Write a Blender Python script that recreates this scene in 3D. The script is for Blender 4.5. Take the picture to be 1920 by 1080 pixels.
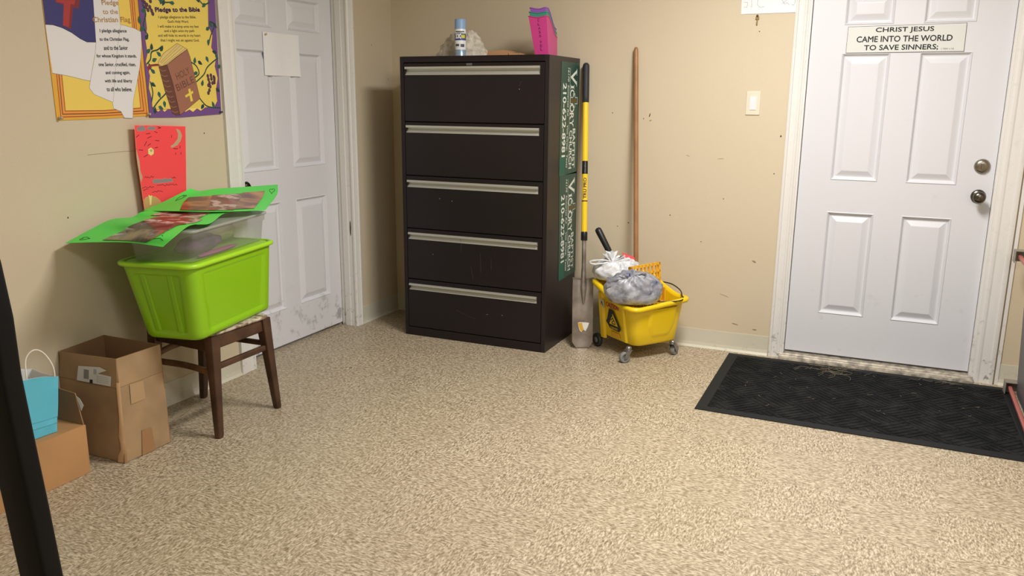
import bpy, math, random
from mathutils import Vector, Matrix, noise
from mathutils.geometry import tessellate_polygon

for o in list(bpy.data.objects): bpy.data.objects.remove(o)
S = bpy.context.scene
COL = S.collection

# ---------------------------------------------------------------- camera
cam_d = bpy.data.cameras.new('camera'); cam = bpy.data.objects.new('camera', cam_d); COL.objects.link(cam)
cam_d.sensor_width = 36.0; cam_d.lens = 1544.2372 / 1920 * 36.0
cam_d.clip_start = 0.02
YAW, PITCH, ROLL = -0.4204, -0.2256, 0.0078
fw = Vector((math.sin(YAW)*math.cos(PITCH), math.cos(YAW)*math.cos(PITCH), math.sin(PITCH)))
rt = Vector((math.cos(YAW), -math.sin(YAW), 0)); up = rt.cross(fw)
r2 = math.cos(ROLL)*rt + math.sin(ROLL)*up; u2 = -math.sin(ROLL)*rt + math.cos(ROLL)*up
cam.matrix_world = Matrix(((r2.x, u2.x, -fw.x, 2.9397), (r2.y, u2.y, -fw.y, -4.6659), (r2.z, u2.z, -fw.z, 1.4034), (0, 0, 0, 1)))
S.camera = cam

# ---------------------------------------------------------------- view
S.view_settings.view_transform = 'Standard'; S.view_settings.look = 'None'
S.view_settings.gamma = 1.0; S.view_settings.use_curve_mapping = False
S.view_settings.exposure = 0.37

# ---------------------------------------------------------------- world and lights
W = bpy.data.worlds.new('world'); S.world = W; W.use_nodes = True
W.node_tree.nodes['Background'].inputs[0].default_value = (0.75, 0.8, 0.9, 1)
W.node_tree.nodes['Background'].inputs[1].default_value = 0.25
def area(name, loc, sx, sy, power, col, rot=(0, 0, 0)):
    d = bpy.data.lights.new(name, 'AREA'); d.shape = 'RECTANGLE'; d.size = sx; d.size_y = sy
    d.energy = power; d.color = col
    o = bpy.data.objects.new(name, d); o.location = loc; o.rotation_euler = rot; COL.objects.link(o); return o
area('ceiling_and_fill_light', (2.5, -1.7, 2.58), 0.45, 0.9, 69, (1.0, 0.972, 0.94))
area('ceiling_and_fill_light', (3.8, -4.2, 2.58), 1.2, 0.6, 42, (0.97, 0.98, 1.0))  # unseen fill light, added to brighten the room from the camera end

# ---------------------------------------------------------------- materials
def lin(c):
    return tuple(((v/255)/12.92 if v/255 <= 0.04045 else (((v/255)+0.055)/1.055)**2.4) for v in c) + (1,)
MATS = {}
def mat(name, col, rough=0.5, metal=0.0, bump=0.0, bscale=60, var=0.0, vscale=4, col2=None, spec=0.5, trans=0.0, alpha=None, bdist=0.002, vdetail=4):
    if name in MATS: return MATS[name]
    m = bpy.data.materials.new(name); m.use_nodes = True
    nt = m.node_tree; p = nt.nodes['Principled BSDF']
    p.inputs['Base Color'].default_value = lin(col); p.inputs['Roughness'].default_value = rough
    p.inputs['Metallic'].default_value = metal
    p.inputs['Specular IOR Level'].default_value = spec
    if trans: p.inputs['Transmission Weight'].default_value = trans
    if alpha is not None: p.inputs['Alpha'].default_value = alpha
    tc = nt.nodes.new('ShaderNodeTexCoord')
    if bump:
        n = nt.nodes.new('ShaderNodeTexNoise'); n.inputs['Scale'].default_value = bscale; n.inputs['Detail'].default_value = 5
        b = nt.nodes.new('ShaderNodeBump'); b.inputs['Strength'].default_value = bump; b.inputs['Distance'].default_value = bdist
        nt.links.new(tc.outputs['Object'], n.inputs['Vector']); nt.links.new(n.outputs['Fac'], b.inputs['Height'])
        nt.links.new(b.outputs['Normal'], p.inputs['Normal'])
    if var or col2:
        n = nt.nodes.new('ShaderNodeTexNoise'); n.inputs['Scale'].default_value = vscale; n.inputs['Detail'].default_value = vdetail
        r = nt.nodes.new('ShaderNodeValToRGB')
        c2 = col2 or tuple(max(0, v*(1-var)) for v in col)
        r.color_ramp.elements[0].position = 0.35; r.color_ramp.elements[1].position = 0.65
        r.color_ramp.elements[0].color = lin(c2); r.color_ramp.elements[1].color = lin(col)
        nt.links.new(tc.outputs['Object'], n.inputs['Vector']); nt.links.new(n.outputs['Fac'], r.inputs['Fac'])
        nt.links.new(r.outputs['Color'], p.inputs['Base Color'])
    MATS[name] = m; return m

def node(nt, t, **kw):
    n = nt.nodes.new(t)
    for k, v in kw.items(): setattr(n, k, v)
    return n
def mmath(nt, op, a, b=None, c=None):
    n = nt.nodes.new('ShaderNodeMath'); n.operation = op
    for i, v in enumerate((a, b, c)):
        if v is None: continue
        if isinstance(v, (int, float)): n.inputs[i].default_value = v
        else: nt.links.new(v, n.inputs[i])
    return n.outputs[0]
def mixc(nt, f, a, b):
    n = nt.nodes.new('ShaderNodeMix'); n.data_type = 'RGBA'
    for i, v in ((0, f), (6, a), (7, b)):
        if isinstance(v, (int, float, tuple)): n.inputs[i].default_value = v
        else: nt.links.new(v, n.inputs[i])
    return n.outputs[2]

def floor_mat():
    m = bpy.data.materials.new('flecked_vinyl_tile'); m.use_nodes = True; nt = m.node_tree
    p = nt.nodes['Principled BSDF']; tc = nt.nodes.new('ShaderNodeTexCoord')
    sep = nt.nodes.new('ShaderNodeSeparateXYZ'); nt.links.new(tc.outputs['Object'], sep.inputs[0])
    T = 0.305
    nj = nt.nodes.new('ShaderNodeTexNoise'); nj.inputs['Scale'].default_value = 14; nj.inputs['Detail'].default_value = 4
    nt.links.new(tc.outputs['Object'], nj.inputs['Vector']); sj = nt.nodes.new('ShaderNodeSeparateXYZ'); nt.links.new(nj.outputs['Color'], sj.inputs[0])
    jx = mmath(nt, 'ADD', sep.outputs[0], mmath(nt, 'MULTIPLY', sj.outputs[0], 0.16)); jy = mmath(nt, 'ADD', sep.outputs[1], mmath(nt, 'MULTIPLY', sj.outputs[1], 0.16))
    fx = mmath(nt, 'FLOOR', mmath(nt, 'DIVIDE', jx, T)); fy = mmath(nt, 'FLOOR', mmath(nt, 'DIVIDE', jy, T))
    par = mmath(nt, 'FLOORED_MODULO', mmath(nt, 'ADD', fx, fy), 2.0)
    def streak(sx, sy, sc):
        mp = nt.nodes.new('ShaderNodeMapping'); mp.inputs['Scale'].default_value = (sx, sy, 1)
        nt.links.new(tc.outputs['Object'], mp.inputs['Vector'])
        n = nt.nodes.new('ShaderNodeTexNoise'); n.inputs['Scale'].default_value = sc; n.inputs['Detail'].default_value = 2.5
        n.inputs['Distortion'].default_value = 0.6
        nt.links.new(mp.outputs[0], n.inputs['Vector']); return n.outputs['Fac']
    f1 = streak(1, 2.6, 62); f2 = streak(2.6, 1, 62)
    mx = nt.nodes.new('ShaderNodeMix'); nt.links.new(par, mx.inputs[0]); nt.links.new(f1, mx.inputs[2]); nt.links.new(f2, mx.inputs[3])
    r = nt.nodes.new('ShaderNodeValToRGB'); nt.links.new(mx.outputs[0], r.inputs['Fac'])
    e = r.color_ramp.elements
    e[0].position = 0.30; e[0].color = lin((112, 98, 76)); e[1].position = 0.68; e[1].color = lin((210, 198, 174))
    a = e.new(0.43); a.color = lin((152, 137, 112)); a = e.new(0.52); a.color = lin((175, 160, 135))
    # big soft wear patches
    n3 = nt.nodes.new('ShaderNodeTexNoise'); n3.inputs['Scale'].default_value = 1.3; n3.inputs['Detail'].default_value = 3
    nt.links.new(tc.outputs['Object'], n3.inputs['Vector'])
    w = nt.nodes.new('ShaderNodeMapRange'); nt.links.new(n3.outputs['Fac'], w.inputs[0]); w.inputs[1].default_value = 0.3; w.inputs[2].default_value = 0.75; w.inputs[3].default_value = 0; w.inputs[4].default_value = 0.22
    c = mixc(nt, w.outputs[0], r.outputs['Color'], lin((150, 135, 111)))
    # sparse dark specks
    v = nt.nodes.new('ShaderNodeTexNoise'); v.inputs['Scale'].default_value = 26; v.inputs['Detail'].default_value = 1
    nt.links.new(tc.outputs['Object'], v.inputs['Vector'])
    s = mmath(nt, 'GREATER_THAN', v.outputs['Fac'], 0.80)
    c = mixc(nt, mmath(nt, 'MULTIPLY', s, 0.5), c, lin((120, 95, 70)))
    nt.links.new(c, p.inputs['Base Color'])
    p.inputs['Roughness'].default_value = 0.42; p.inputs['Specular IOR Level'].default_value = 0.35
    b = nt.nodes.new('ShaderNodeBump'); b.inputs['Strength'].default_value = 0.25; b.inputs['Distance'].default_value = 0.001
    nt.links.new(mx.outputs[0], b.inputs['Height']); nt.links.new(b.outputs[0], p.inputs['Normal'])
    return m

def stained(name, base, dirt, rough, zlo, zhi, scale=14, thr=0.55, amt=0.6, bump=0.1, bscale=160, overall=0.0):
    """painted surface with grime that thickens near the floor (zlo full, zhi none)"""
    m = bpy.data.materials.new(name); m.use_nodes = True; nt = m.node_tree
    p = nt.nodes['Principled BSDF']; g = nt.nodes.new('ShaderNodeNewGeometry')
    sep = nt.nodes.new('ShaderNodeSeparateXYZ'); nt.links.new(g.outputs['Position'], sep.inputs[0])
    mr = nt.nodes.new('ShaderNodeMapRange'); nt.links.new(sep.outputs[2], mr.inputs[0])
    mr.inputs[1].default_value = zlo; mr.inputs[2].default_value = zhi; mr.inputs[3].default_value = 1; mr.inputs[4].default_value = overall
    n = nt.nodes.new('ShaderNodeTexNoise'); n.inputs['Scale'].default_value = scale; n.inputs['Detail'].default_value = 8; n.inputs['Roughness'].default_value = 0.65
    nt.links.new(g.outputs['Position'], n.inputs['Vector'])
    r = nt.nodes.new('ShaderNodeMapRange'); nt.links.new(n.outputs['Fac'], r.inputs[0]); r.inputs[1].default_value = thr; r.inputs[2].default_value = thr+0.13
    f = mmath(nt, 'MULTIPLY', mmath(nt, 'MULTIPLY', r.outputs[0], mr.outputs[0]), amt)
    n2 = nt.nodes.new('ShaderNodeTexNoise'); n2.inputs['Scale'].default_value = 2.2; n2.inputs['Detail'].default_value = 4
    nt.links.new(g.outputs['Position'], n2.inputs['Vector'])
    c = mixc(nt, mmath(nt, 'MULTIPLY', n2.outputs['Fac'], 0.14), lin(base), lin(tuple(v*0.86 for v in base)))
    c = mixc(nt, f, c, lin(dirt))
    nt.links.new(c, p.inputs['Base Color']); p.inputs['Roughness'].default_value = rough
    nb = nt.nodes.new('ShaderNodeTexNoise'); nb.inputs['Scale'].default_value = bscale; nb.inputs['Detail'].default_value = 3
    nt.links.new(g.outputs['Position'], nb.inputs['Vector'])
    b = nt.nodes.new('ShaderNodeBump'); b.inputs['Strength'].default_value = bump; b.inputs['Distance'].default_value = 0.002
    nt.links.new(nb.outputs['Fac'], b.inputs['Height']); nt.links.new(b.outputs[0], p.inputs['Normal'])
    MATS[name] = m; return m

def mat_rubber_mat():
    m = bpy.data.materials.new('ribbed_rubber'); m.use_nodes = True; nt = m.node_tree
    p = nt.nodes['Principled BSDF']; tc = nt.nodes.new('ShaderNodeTexCoord')
    n = nt.nodes.new('ShaderNodeTexNoise'); n.inputs['Scale'].default_value = 9; n.inputs['Detail'].default_value = 9; n.inputs['Roughness'].default_value = .75
    nt.links.new(tc.outputs['Object'], n.inputs['Vector'])
    r = nt.nodes.new('ShaderNodeValToRGB'); nt.links.new(n.outputs['Fac'], r.inputs['Fac'])
    r.color_ramp.elements[0].position = .45; r.color_ramp.elements[0].color = lin((17, 19, 20))
    r.color_ramp.elements[1].position = .8; r.color_ramp.elements[1].color = lin((50, 51, 48))
    nt.links.new(r.outputs[0], p.inputs['Base Color']); p.inputs['Roughness'].default_value = .85; p.inputs['Specular IOR Level'].default_value = .15
    MATS['mat'] = m; return m

FLOOR = floor_mat()
WALL = stained('tan_wall_paint', (208, 194, 168), (120, 98, 72), 0.62, 0.0, 0.5, scale=30, thr=0.66, amt=0.35, bump=0.18, bscale=240)
BASEB = stained('cove_base_vinyl', (206, 202, 184), (110, 92, 66), 0.45, 0.0, 0.12, scale=25, thr=0.6, amt=0.5, bump=0.05)
DOORW = stained('white_door_paint', (222, 223, 228), (100, 95, 92), 0.42, 0.02, 0.36, scale=16, thr=0.53, amt=0.7, bump=0.06, bscale=300)
DOORR = stained('white_steel_door_paint', (218, 219, 224), (130, 122, 112), 0.38, 0.02, 0.5, scale=11, thr=0.63, amt=0.35, bump=0.05, bscale=300, overall=.25)
TRIM = stained('worn_trim_paint', (226, 224, 220), (84, 66, 50), 0.45, 0.0, 0.40, scale=30, thr=0.57, amt=0.85, bump=0.1, overall=.10)
CEIL = mat('ceiling_paint', (205, 200, 190), .9)

# ---------------------------------------------------------------- mesh builder
V = Vector
class B:
    def __init__(s): s.v = []; s.f = []; s.m = []; s.sm = []; s.mats = []
    def mi(s, m):
        if m not in s.mats: s.mats.append(m)
        return s.mats.index(m)
    def add(s, vs, fs, m, smooth=False):
        o = len(s.v); s.v += [V(p) for p in vs]; i = s.mi(m)
        for f in fs: s.f.append(tuple(a+o for a in f)); s.m.append(i); s.sm.append(smooth)
    def box(s, lo, hi, m, M=None):
        (x0, y0, z0), (x1, y1, z1) = lo, hi
        vs = [V(p) for p in ((x0,y0,z0),(x1,y0,z0),(x1,y1,z0),(x0,y1,z0),(x0,y0,z1),(x1,y0,z1),(x1,y1,z1),(x0,y1,z1))]
        if M: vs = [M @ p for p in vs]
        s.add(vs, [(0,3,2,1),(4,5,6,7),(0,1,5,4),(1,2,6,5),(2,3,7,6),(3,0,4,7)], m)
    def loft(s, rings, m, cap=True, smooth=True, closed=True, capm=None):
        n = len(rings[0]); vs = [p for r in rings for p in r]; fs = []
        for i in range(len(rings)-1):
            for j in range(n if closed else n-1):
                a = i*n+j; b = i*n+(j+1) % n; fs.append((a, b, b+n, a+n))
        s.add(vs, fs, m, smooth)
        if cap and closed:
            s.add(rings[0], [tuple(reversed(range(n)))], capm or m); s.add(rings[-1], [tuple(range(n))], capm or m)
    def tube(s, pts, r, m, n=10, cap=True, flat=1.0, twist=None):
        pts = [V(p) for p in pts]; rs = r if isinstance(r, (list, tuple)) else [r]*len(pts)
        rings = []; prev = None
        for i, p in enumerate(pts):
            t = (pts[min(i+1, len(pts)-1)] - pts[max(i-1, 0)]).normalized()
            if prev is None:
                a = V((0, 0, 1)) if abs(t.z) < .9 else V((1, 0, 0)); x = t.cross(a).normalized()
            else: x = (prev - t*prev.dot(t)).normalized()
            prev = x; y = t.cross(x)
            rings.append([p + x*math.cos(2*math.pi*k/n)*rs[i] + y*math.sin(2*math.pi*k/n)*rs[i]*flat for k in range(n)])
        s.loft(rings, m, cap)
    def lathe(s, c, prof, m, n=32, axis=(0, 0, 1), cap=True):
        ax = V(axis).normalized(); a = V((1, 0, 0)) if abs(ax.x) < .9 else V((0, 1, 0)); x = ax.cross(a).normalized(); y = ax.cross(x)
        c = V(c)
        s.loft([[c + ax*h + (x*math.cos(2*math.pi*k/n) + y*math.sin(2*math.pi*k/n))*max(r, 1e-5) for k in range(n)] for r, h in prof], m, cap)
    def bar(s, p, q, w, h, m, up=(0, 0, 1), w2=None, h2=None, bev=0.0):
        p, q = V(p), V(q); t = (q-p).normalized(); x = t.cross(V(up)).normalized(); y = x.cross(t)
        def ring(c, w, h):
            if bev:
                b = bev; pr = [(-w/2+b,-h/2),(w/2-b,-h/2),(w/2,-h/2+b),(w/2,h/2-b),(w/2-b,h/2),(-w/2+b,h/2),(-w/2,h/2-b),(-w/2,-h/2+b)]
            else: pr = [(-w/2,-h/2),(w/2,-h/2),(w/2,h/2),(-w/2,h/2)]
            return [c + x*a + y*b2 for a, b2 in pr]
        s.loft([ring(p, w, h), ring(q, w2 or w, h2 or h)], m, smooth=False)
    def grid(s, G, m, smooth=True, thick=0.0, th_mat=None):
        nr, nc = len(G), len(G[0]); vs = [V(p) for r in G for p in r]
        fs = [(i*nc+j, i*nc+j+1, (i+1)*nc+j+1, (i+1)*nc+j) for i in range(nr-1) for j in range(nc-1)]
        s.add(vs, fs, m, smooth)
        if thick:
            # second side offset along average normal, with a rim
            N = []
            for i in range(nr):
                for j in range(nc):
                    du = V(G[i][min(j+1, nc-1)])-V(G[i][max(j-1, 0)]); dv = V(G[min(i+1, nr-1)][j])-V(G[max(i-1, 0)][j])
                    N.append(du.cross(dv).normalized())
            v2 = [p - n*thick for p, n in zip(vs, N)]
            s.add(v2, [tuple(reversed(f)) for f in fs], th_mat or m, smooth)
            bd = [j for j in range(nc)] + [i*nc+nc-1 for i in range(1, nr)] + [(nr-1)*nc+j for j in range(nc-2, -1, -1)] + [i*nc for i in range(nr-2, 0, -1)]
            k = len(bd)
            s.add([vs[a] for a in bd]+[v2[a] for a in bd], [(a, (a+1) % k, (a+1) % k+k, a+k) for a in range(k)], th_mat or m)
    def poly(s, pts2, F, m, lay=0.0, depth=None):
        """flat polygon in frame F=(O,U,W,N)"""
        O, U, Wv, N = F; P = [O + U*a + Wv*b + N*lay for a, b in pts2]
        tri = tessellate_polygon([[V((a, b, 0)) for a, b in pts2]])
        s.add(P, [tuple(t) for t in tri], m)
    def line2(s, pts, w, F, m, lay):
        for (a, b), (c, d) in zip(pts, pts[1:]):
            dx, dy = c-a, d-b; l = math.hypot(dx, dy) or 1; nx, ny = -dy/l*w/2, dx/l*w/2; ex, ey = dx/l*w*.25, dy/l*w*.25
            s.poly([(a+nx-ex, b+ny-ey), (a-nx-ex, b-ny-ey), (c-nx+ex, d-ny+ey), (c+nx+ex, d+ny+ey)], F, m, lay)
    def prism(s, pts2, F, m, d):
        """closed solid: polygon extruded from lay 0 to d along N"""
        O, U, Wv, N = F; n = len(pts2)
        P = [O+U*a+Wv*b for a, b in pts2]; Q = [p+N*d for p in P]
        tri = tessellate_polygon([[V((a, b, 0)) for a, b in pts2]])
        s.add(P+Q, [tuple(t) for t in tri]+[tuple(a+n for a in t) for t in tri]+[(i, (i+1) % n, (i+1) % n+n, i+n) for i in range(n)], m)
    def text(s, body, F, cx, cy, w, h, m, lay, ang=0.0, bold=0.0, shear=0.0):
        vs, fs = glyphs(body, 0.0, shear)
        x0 = min(v[0] for v in vs); x1 = max(v[0] for v in vs); y0 = min(v[1] for v in vs); y1 = max(v[1] for v in vs)
        sx = w/(x1-x0); sy = (h/(y1-y0)) if h else sx; O, U, Wv, N = F; c, sn = math.cos(ang), math.sin(ang)
        g = bold*1.3*(y1-y0)*sy; k = 0
        for gx, gy in (((0, 0), (g, 0), (-g, 0), (0, g), (0, -g)) if bold else ((0, 0),)):
            P = []
            for a, b in vs:
                a = (a-(x0+x1)/2)*sx+gx; b = (b-(y0+y1)/2)*sy+gy
                P.append(O + U*(cx+a*c-b*sn) + Wv*(cy+a*sn+b*c) + N*(lay+k*.00002))
            s.add(P, fs, m); k += 1
    def build(s, name, parent=None, bevel=0.0, seg=2, subsurf=0, label=None, mods=None):
        vs = s.v
        xs = [p.x for p in vs]; ys = [p.y for p in vs]; zs = [p.z for p in vs]
        org = V(((min(xs)+max(xs))/2, (min(ys)+max(ys))/2, min(zs)))
        me = bpy.data.meshes.new(name); me.from_pydata([p-org for p in vs], [], s.f)
        for m in s.mats: me.materials.append(m)
        me.polygons.foreach_set('material_index', s.m); me.polygons.foreach_set('use_smooth', s.sm)
        me.validate(); me.update()
        o = bpy.data.objects.new(name, me); COL.objects.link(o)
        po = V((0, 0, 0))
        if parent:
            o.parent = parent; q = parent
            while q: po += q.location; q = q.parent
        o.location = org - po
        if bevel:
            w = o.modifiers.new('weld', 'WELD'); w.merge_threshold = 1e-5
            b = o.modifiers.new('bevel', 'BEVEL'); b.width = bevel; b.segments = seg; b.limit_method = 'ANGLE'; b.angle_limit = math.radians(40)
        if subsurf:
            if not bevel: w = o.modifiers.new('weld', 'WELD'); w.merge_threshold = 1e-5
            b = o.modifiers.new('sub', 'SUBSURF'); b.levels = subsurf; b.render_levels = subsurf
        if label: o['label'] = label
        return o
_g = {}
def glyphs(body, bold=0.0, shear=0.0):
    k = (body, bold, shear)
    if k in _g: return _g[k]
    cu = bpy.data.curves.new('lettering', 'FONT'); cu.body = body; cu.offset = bold; cu.shear = shear; cu.resolution_u = 3
    o = bpy.data.objects.new('lettering', cu); me = bpy.data.meshes.new_from_object(o)
    vs = [(v.co.x, v.co.y) for v in me.vertices]; fs = [tuple(p.vertices) for p in me.polygons]
    bpy.data.objects.remove(o); bpy.data.meshes.remove(me); bpy.data.curves.remove(cu)
    _g[k] = (vs, fs); return _g[k]

def empty(name, loc, label, cat, group=None):
    o = bpy.data.objects.new(name, None); COL.objects.link(o); o.location = loc; o.empty_display_size = .05
    o['label'] = label; o['category'] = cat
    if group: o['group'] = group
    return o
def tag(o, label, cat, group=None, kind=None):
    o['label'] = label; o['category'] = cat
    if group: o['group'] = group
    if kind: o['kind'] = kind
    return o
def struct(o): o['kind'] = 'structure'; return o
def rrect(x0, x1, y0, y1, r, n=5):
    out = []
    for cx, cy, a0 in ((x1-r, y1-r, 0), (x0+r, y1-r, 90), (x0+r, y0+r, 180), (x1-r, y0+r, 270)):
        for k in range(n+1):
            a = math.radians(a0+90*k/n); out.append((cx+r*math.cos(a), cy+r*math.sin(a)))
    return out
def spl(pts, n=8):
    """Catmull-Rom through points"""
    P = [V(p) for p in pts]; out = []
    for i in range(len(P)-1):
        a = P[i-1] if i else P[0]*2-P[1]; b = P[i]; c = P[i+1]; d = P[i+2] if i+2 < len(P) else P[-1]*2-P[-2]
        for k in range(n):
            t = k/n; out.append(.5*((2*b)+(c-a)*t+(2*a-5*b+4*c-d)*t*t+(3*b-a-3*c+d)*t**3))
    out.append(P[-1]); return out
def resample(G, nu, nv):
    rows = [spl(r, nu) for r in G]; cols = [spl([r[j] for r in rows], nv) for j in range(len(rows[0]))]
    return [[c[i] for c in cols] for i in range(len(cols[0]))]

# ================================================================ THE ROOM
H = 2.62; RX = 4.9; RY = -6.2
b = B(); b.box((-.3, RY-.2, -.1), (RX+.2, .25, 0), FLOOR); struct(b.build('floor'))
b = B(); b.box((-.3, RY-.2, H), (RX+.2, .25, H+.1), CEIL); struct(b.build('ceiling'))
LD0, LD1, LDT = -1.415, -.488, 2.055      # left door opening
DARK = mat('dark_mark', (70, 58, 48), .8)
SCUFF = mat('scuff', (150, 128, 98), .8)
b = B()
b.box((-.3, RY, 0), (0, LD0, H), WALL); b.box((-.3, LD1, 0), (0, .2, H), WALL); b.box((-.3, LD0, LDT), (0, LD1, H), WALL)
FL = (V((0, 0, 0)), V((0, 1, 0)), V((0, 0, 1)), V((1, 0, 0)))
FB = (V((0, 0, 0)), V((1, 0, 0)), V((0, 0, 1)), V((0, -1, 0)))
def spot(b, F, cx, cy, rx, ry, m, lay=.0006, n=8, ang=0):
    b.poly([(cx+rx*math.cos(2*math.pi*k/n)*math.cos(ang)-ry*math.sin(2*math.pi*k/n)*math.sin(ang), cy+rx*math.cos(2*math.pi*k/n)*math.sin(ang)+ry*math.sin(2*math.pi*k/n)*math.cos(ang)) for k in range(n)], F, m, lay)
for y, z in ((-.23, 1.72), (-.05, 1.52), (-1.66, 1.235), (-2.42, .93)): spot(b, FL, y, z, .003, .004, DARK)
b.line2([(-2.3, 1.17), (-2.12, 1.175), (-2.0, 1.172)], .0015, FL, SCUFF, .0006)
struct(b.build('wall_left'))
RD0, RD1, RDT = 2.505, 3.462, 2.085
b = B()
b.box((0, 0, 0), (RD0, .2, H), WALL); b.box((RD1, 0, 0), (RX, .2, H), WALL); b.box((RD0, 0, RDT), (RD1, .2, H), WALL)
for u, z, rx, ry, an in [(1.60, .70, .003, .005, .3), (1.535, .675, .004, .0025, .5), (1.70, 1.32, .003, .012, -.3), (1.705, 1.29, .008, .003, .4), (1.665, 1.30, .003, .003, 0), (1.48, 1.33, .003, .003, 0), (1.845, .76, .003, .004, 0), (2.03, .62, .003, .003, 0), (2.14, .87, .003, .003, 0), (1.93, 1.10, .012, .0015, -.3), (2.33, .53, .012, .005, -.4), (2.40, 1.02, .003, .004, 0), (2.42, 1.22, .004, .006, 0), (2.27, 1.76, .003, .003, 0), (1.75, .33, .012, .002, .6), (2.25, .16, .02, .003, -.2), (2.36, .14, .012, .004, 0), (2.11, 1.09, .02, .0015, .1), (2.18, .32, .03, .0015, -.3)]:
    spot(b, FB, u, z, rx, ry, DARK if rx < .005 else SCUFF, ang=an)
struct(b.build('wall_back'))
b = B(); b.box((RX, RY, 0), (RX+.2, .2, H), WALL); struct(b.build('wall_right'))
b = B(); b.box((-.3, RY-.2, 0), (RX+.2, RY, H), WALL); struct(b.build('wall_front'))
# cove base
def cove(name, p, q, n):
    b = B(); p, q, n = V(p), V(q), V(n)
    prof = [(0, .108), (.003, .108), (.004, .03), (.007, .012), (.016, .002), (.018, 0), (0, 0)]
    b.loft([[p+n*a+V((0, 0, z)) for a, z in prof], [q+n*a+V((0, 0, z)) for a, z in prof]], BASEB, smooth=False)
    struct(b.build(name))
cove('baseboard_left', (0, RY, 0), (0, -1.53, 0), (1, 0, 0))
cove('baseboard_left', (0, -.435, 0), (0, -.002, 0), (1, 0, 0))
cove('baseboard_back', (0.002, 0, 0), (2.44, 0, 0), (0, -1, 0))
cove('baseboard_back', (3.575, 0, 0), (RX, 0, 0), (0, -1, 0))

# casings : profile along width (0 outer .. 1 inner)
def casing(name, path, inward, out, w):
    """path: list of outer-edge points; inward: per point direction*width"""
    prof = [(0, 0), (0, .017), (.10, .019), (.18, .019), (.24, .013), (.42, .012), (.62, .010), (.70, .013), (.80, .013), (.90, .008), (1, .007), (1, 0)]
    b = B(); out = V(out)
    b.loft([[V(p)+V(i)*a*w+out*d for a, d in prof] for p, i in zip(path, inward)], TRIM, smooth=False)
    return struct(b.build(name))
casing('trim_1', [(0, -1.53, 0), (0, -1.53, LDT+.08)], [(0, 1, 0), (0, 1, -1)], (1, 0, 0), .114)
casing('trim_2', [(0, -.435, 0), (0, -.435, LDT+.08)], [(0, -1, 0), (0, -1, -1)], (1, 0, 0), .06)
casing('trim_3', [(0, -1.53, LDT+.09), (0, -.435, LDT+.09)], [(0, 1, -1), (0, -1, -1)], (1, 0, 0), .07)
casing('trim_4', [(2.446, 0, 0), (2.446, 0, RDT+.07)], [(1, 0, 0), (1, 0, -1)], (0, -1, 0), .068)
casing('trim_5', [(3.552, 0, 0), (3.552, 0, RDT+.07)], [(-1, 0, 0), (-1, 0, -1)], (0, -1, 0), .098)
casing('trim_6', [(2.446, 0, RDT+.08), (3.552, 0, RDT+.08)], [(1, 0, -1), (-1, 0, -1)], (0, -1, 0), .07)
b = B(); b.box((3.560, -.008, 0), (3.576, 0, RDT+.07), TRIM); struct(b.build('trim_7'))
# jambs
b = B(); b.box((-.16, LD1-.0015, 0), (-.0005, LD1+.02, LDT), TRIM); b.box((-.16, LD0-.02, 0), (-.0005, LD0+.0015, LDT), TRIM); b.box((-.16, LD0, LDT-.0015), (-.0005, LD1, LDT+.02), TRIM)
FJ = (V((0, LD1-.0015, 0)), V((1, 0, 0)), V((0, 0, 1)), V((0, -1, 0)))
for z in (1.78, 1.07): spot(b, FJ, -.06, z, .004, .005, DARK)
spot(b, FJ, -.02, .62, .005, .05, DARK)
b.box((-.072, LD1-.009, 0), (-.036, LD1, LDT), TRIM)
b.box((-.110, LD1-.0045, 0.0), (-.1035, LD1-.001, LDT), mat('gap_shade', (30, 28, 27), .9))  # dark strip stands in for the shade in the slab gap
struct(b.build('trim_8'))
b = B(); b.box((RD0-.001, .001, .0), (RD0+.02, .15, RDT), TRIM); b.box((RD1-.02, .001, .0), (RD1+.001, .15, RDT), TRIM); b.box((RD0, .001, RDT-.02), (RD1, .15, RDT+.001), TRIM)
struct(b.build('trim_9'))
ALU = mat('worn_threshold', (186, 176, 158), .5, .2, var=.35, vscale=30, bump=.2)
b = B(); b.prism([(-.055, .0), (-.052, .012), (-.03, .016), (-.026, .022), (-.01, .022), (-.006, .028), (.05, .030), (.12, .03), (.12, 0)], (V((RD0, 0, 0)), V((0, 1, 0)), V((0, 0, 1)), V((1, 0, 0))), ALU, RD1-RD0)
struct(b.build('door_threshold'))

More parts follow.
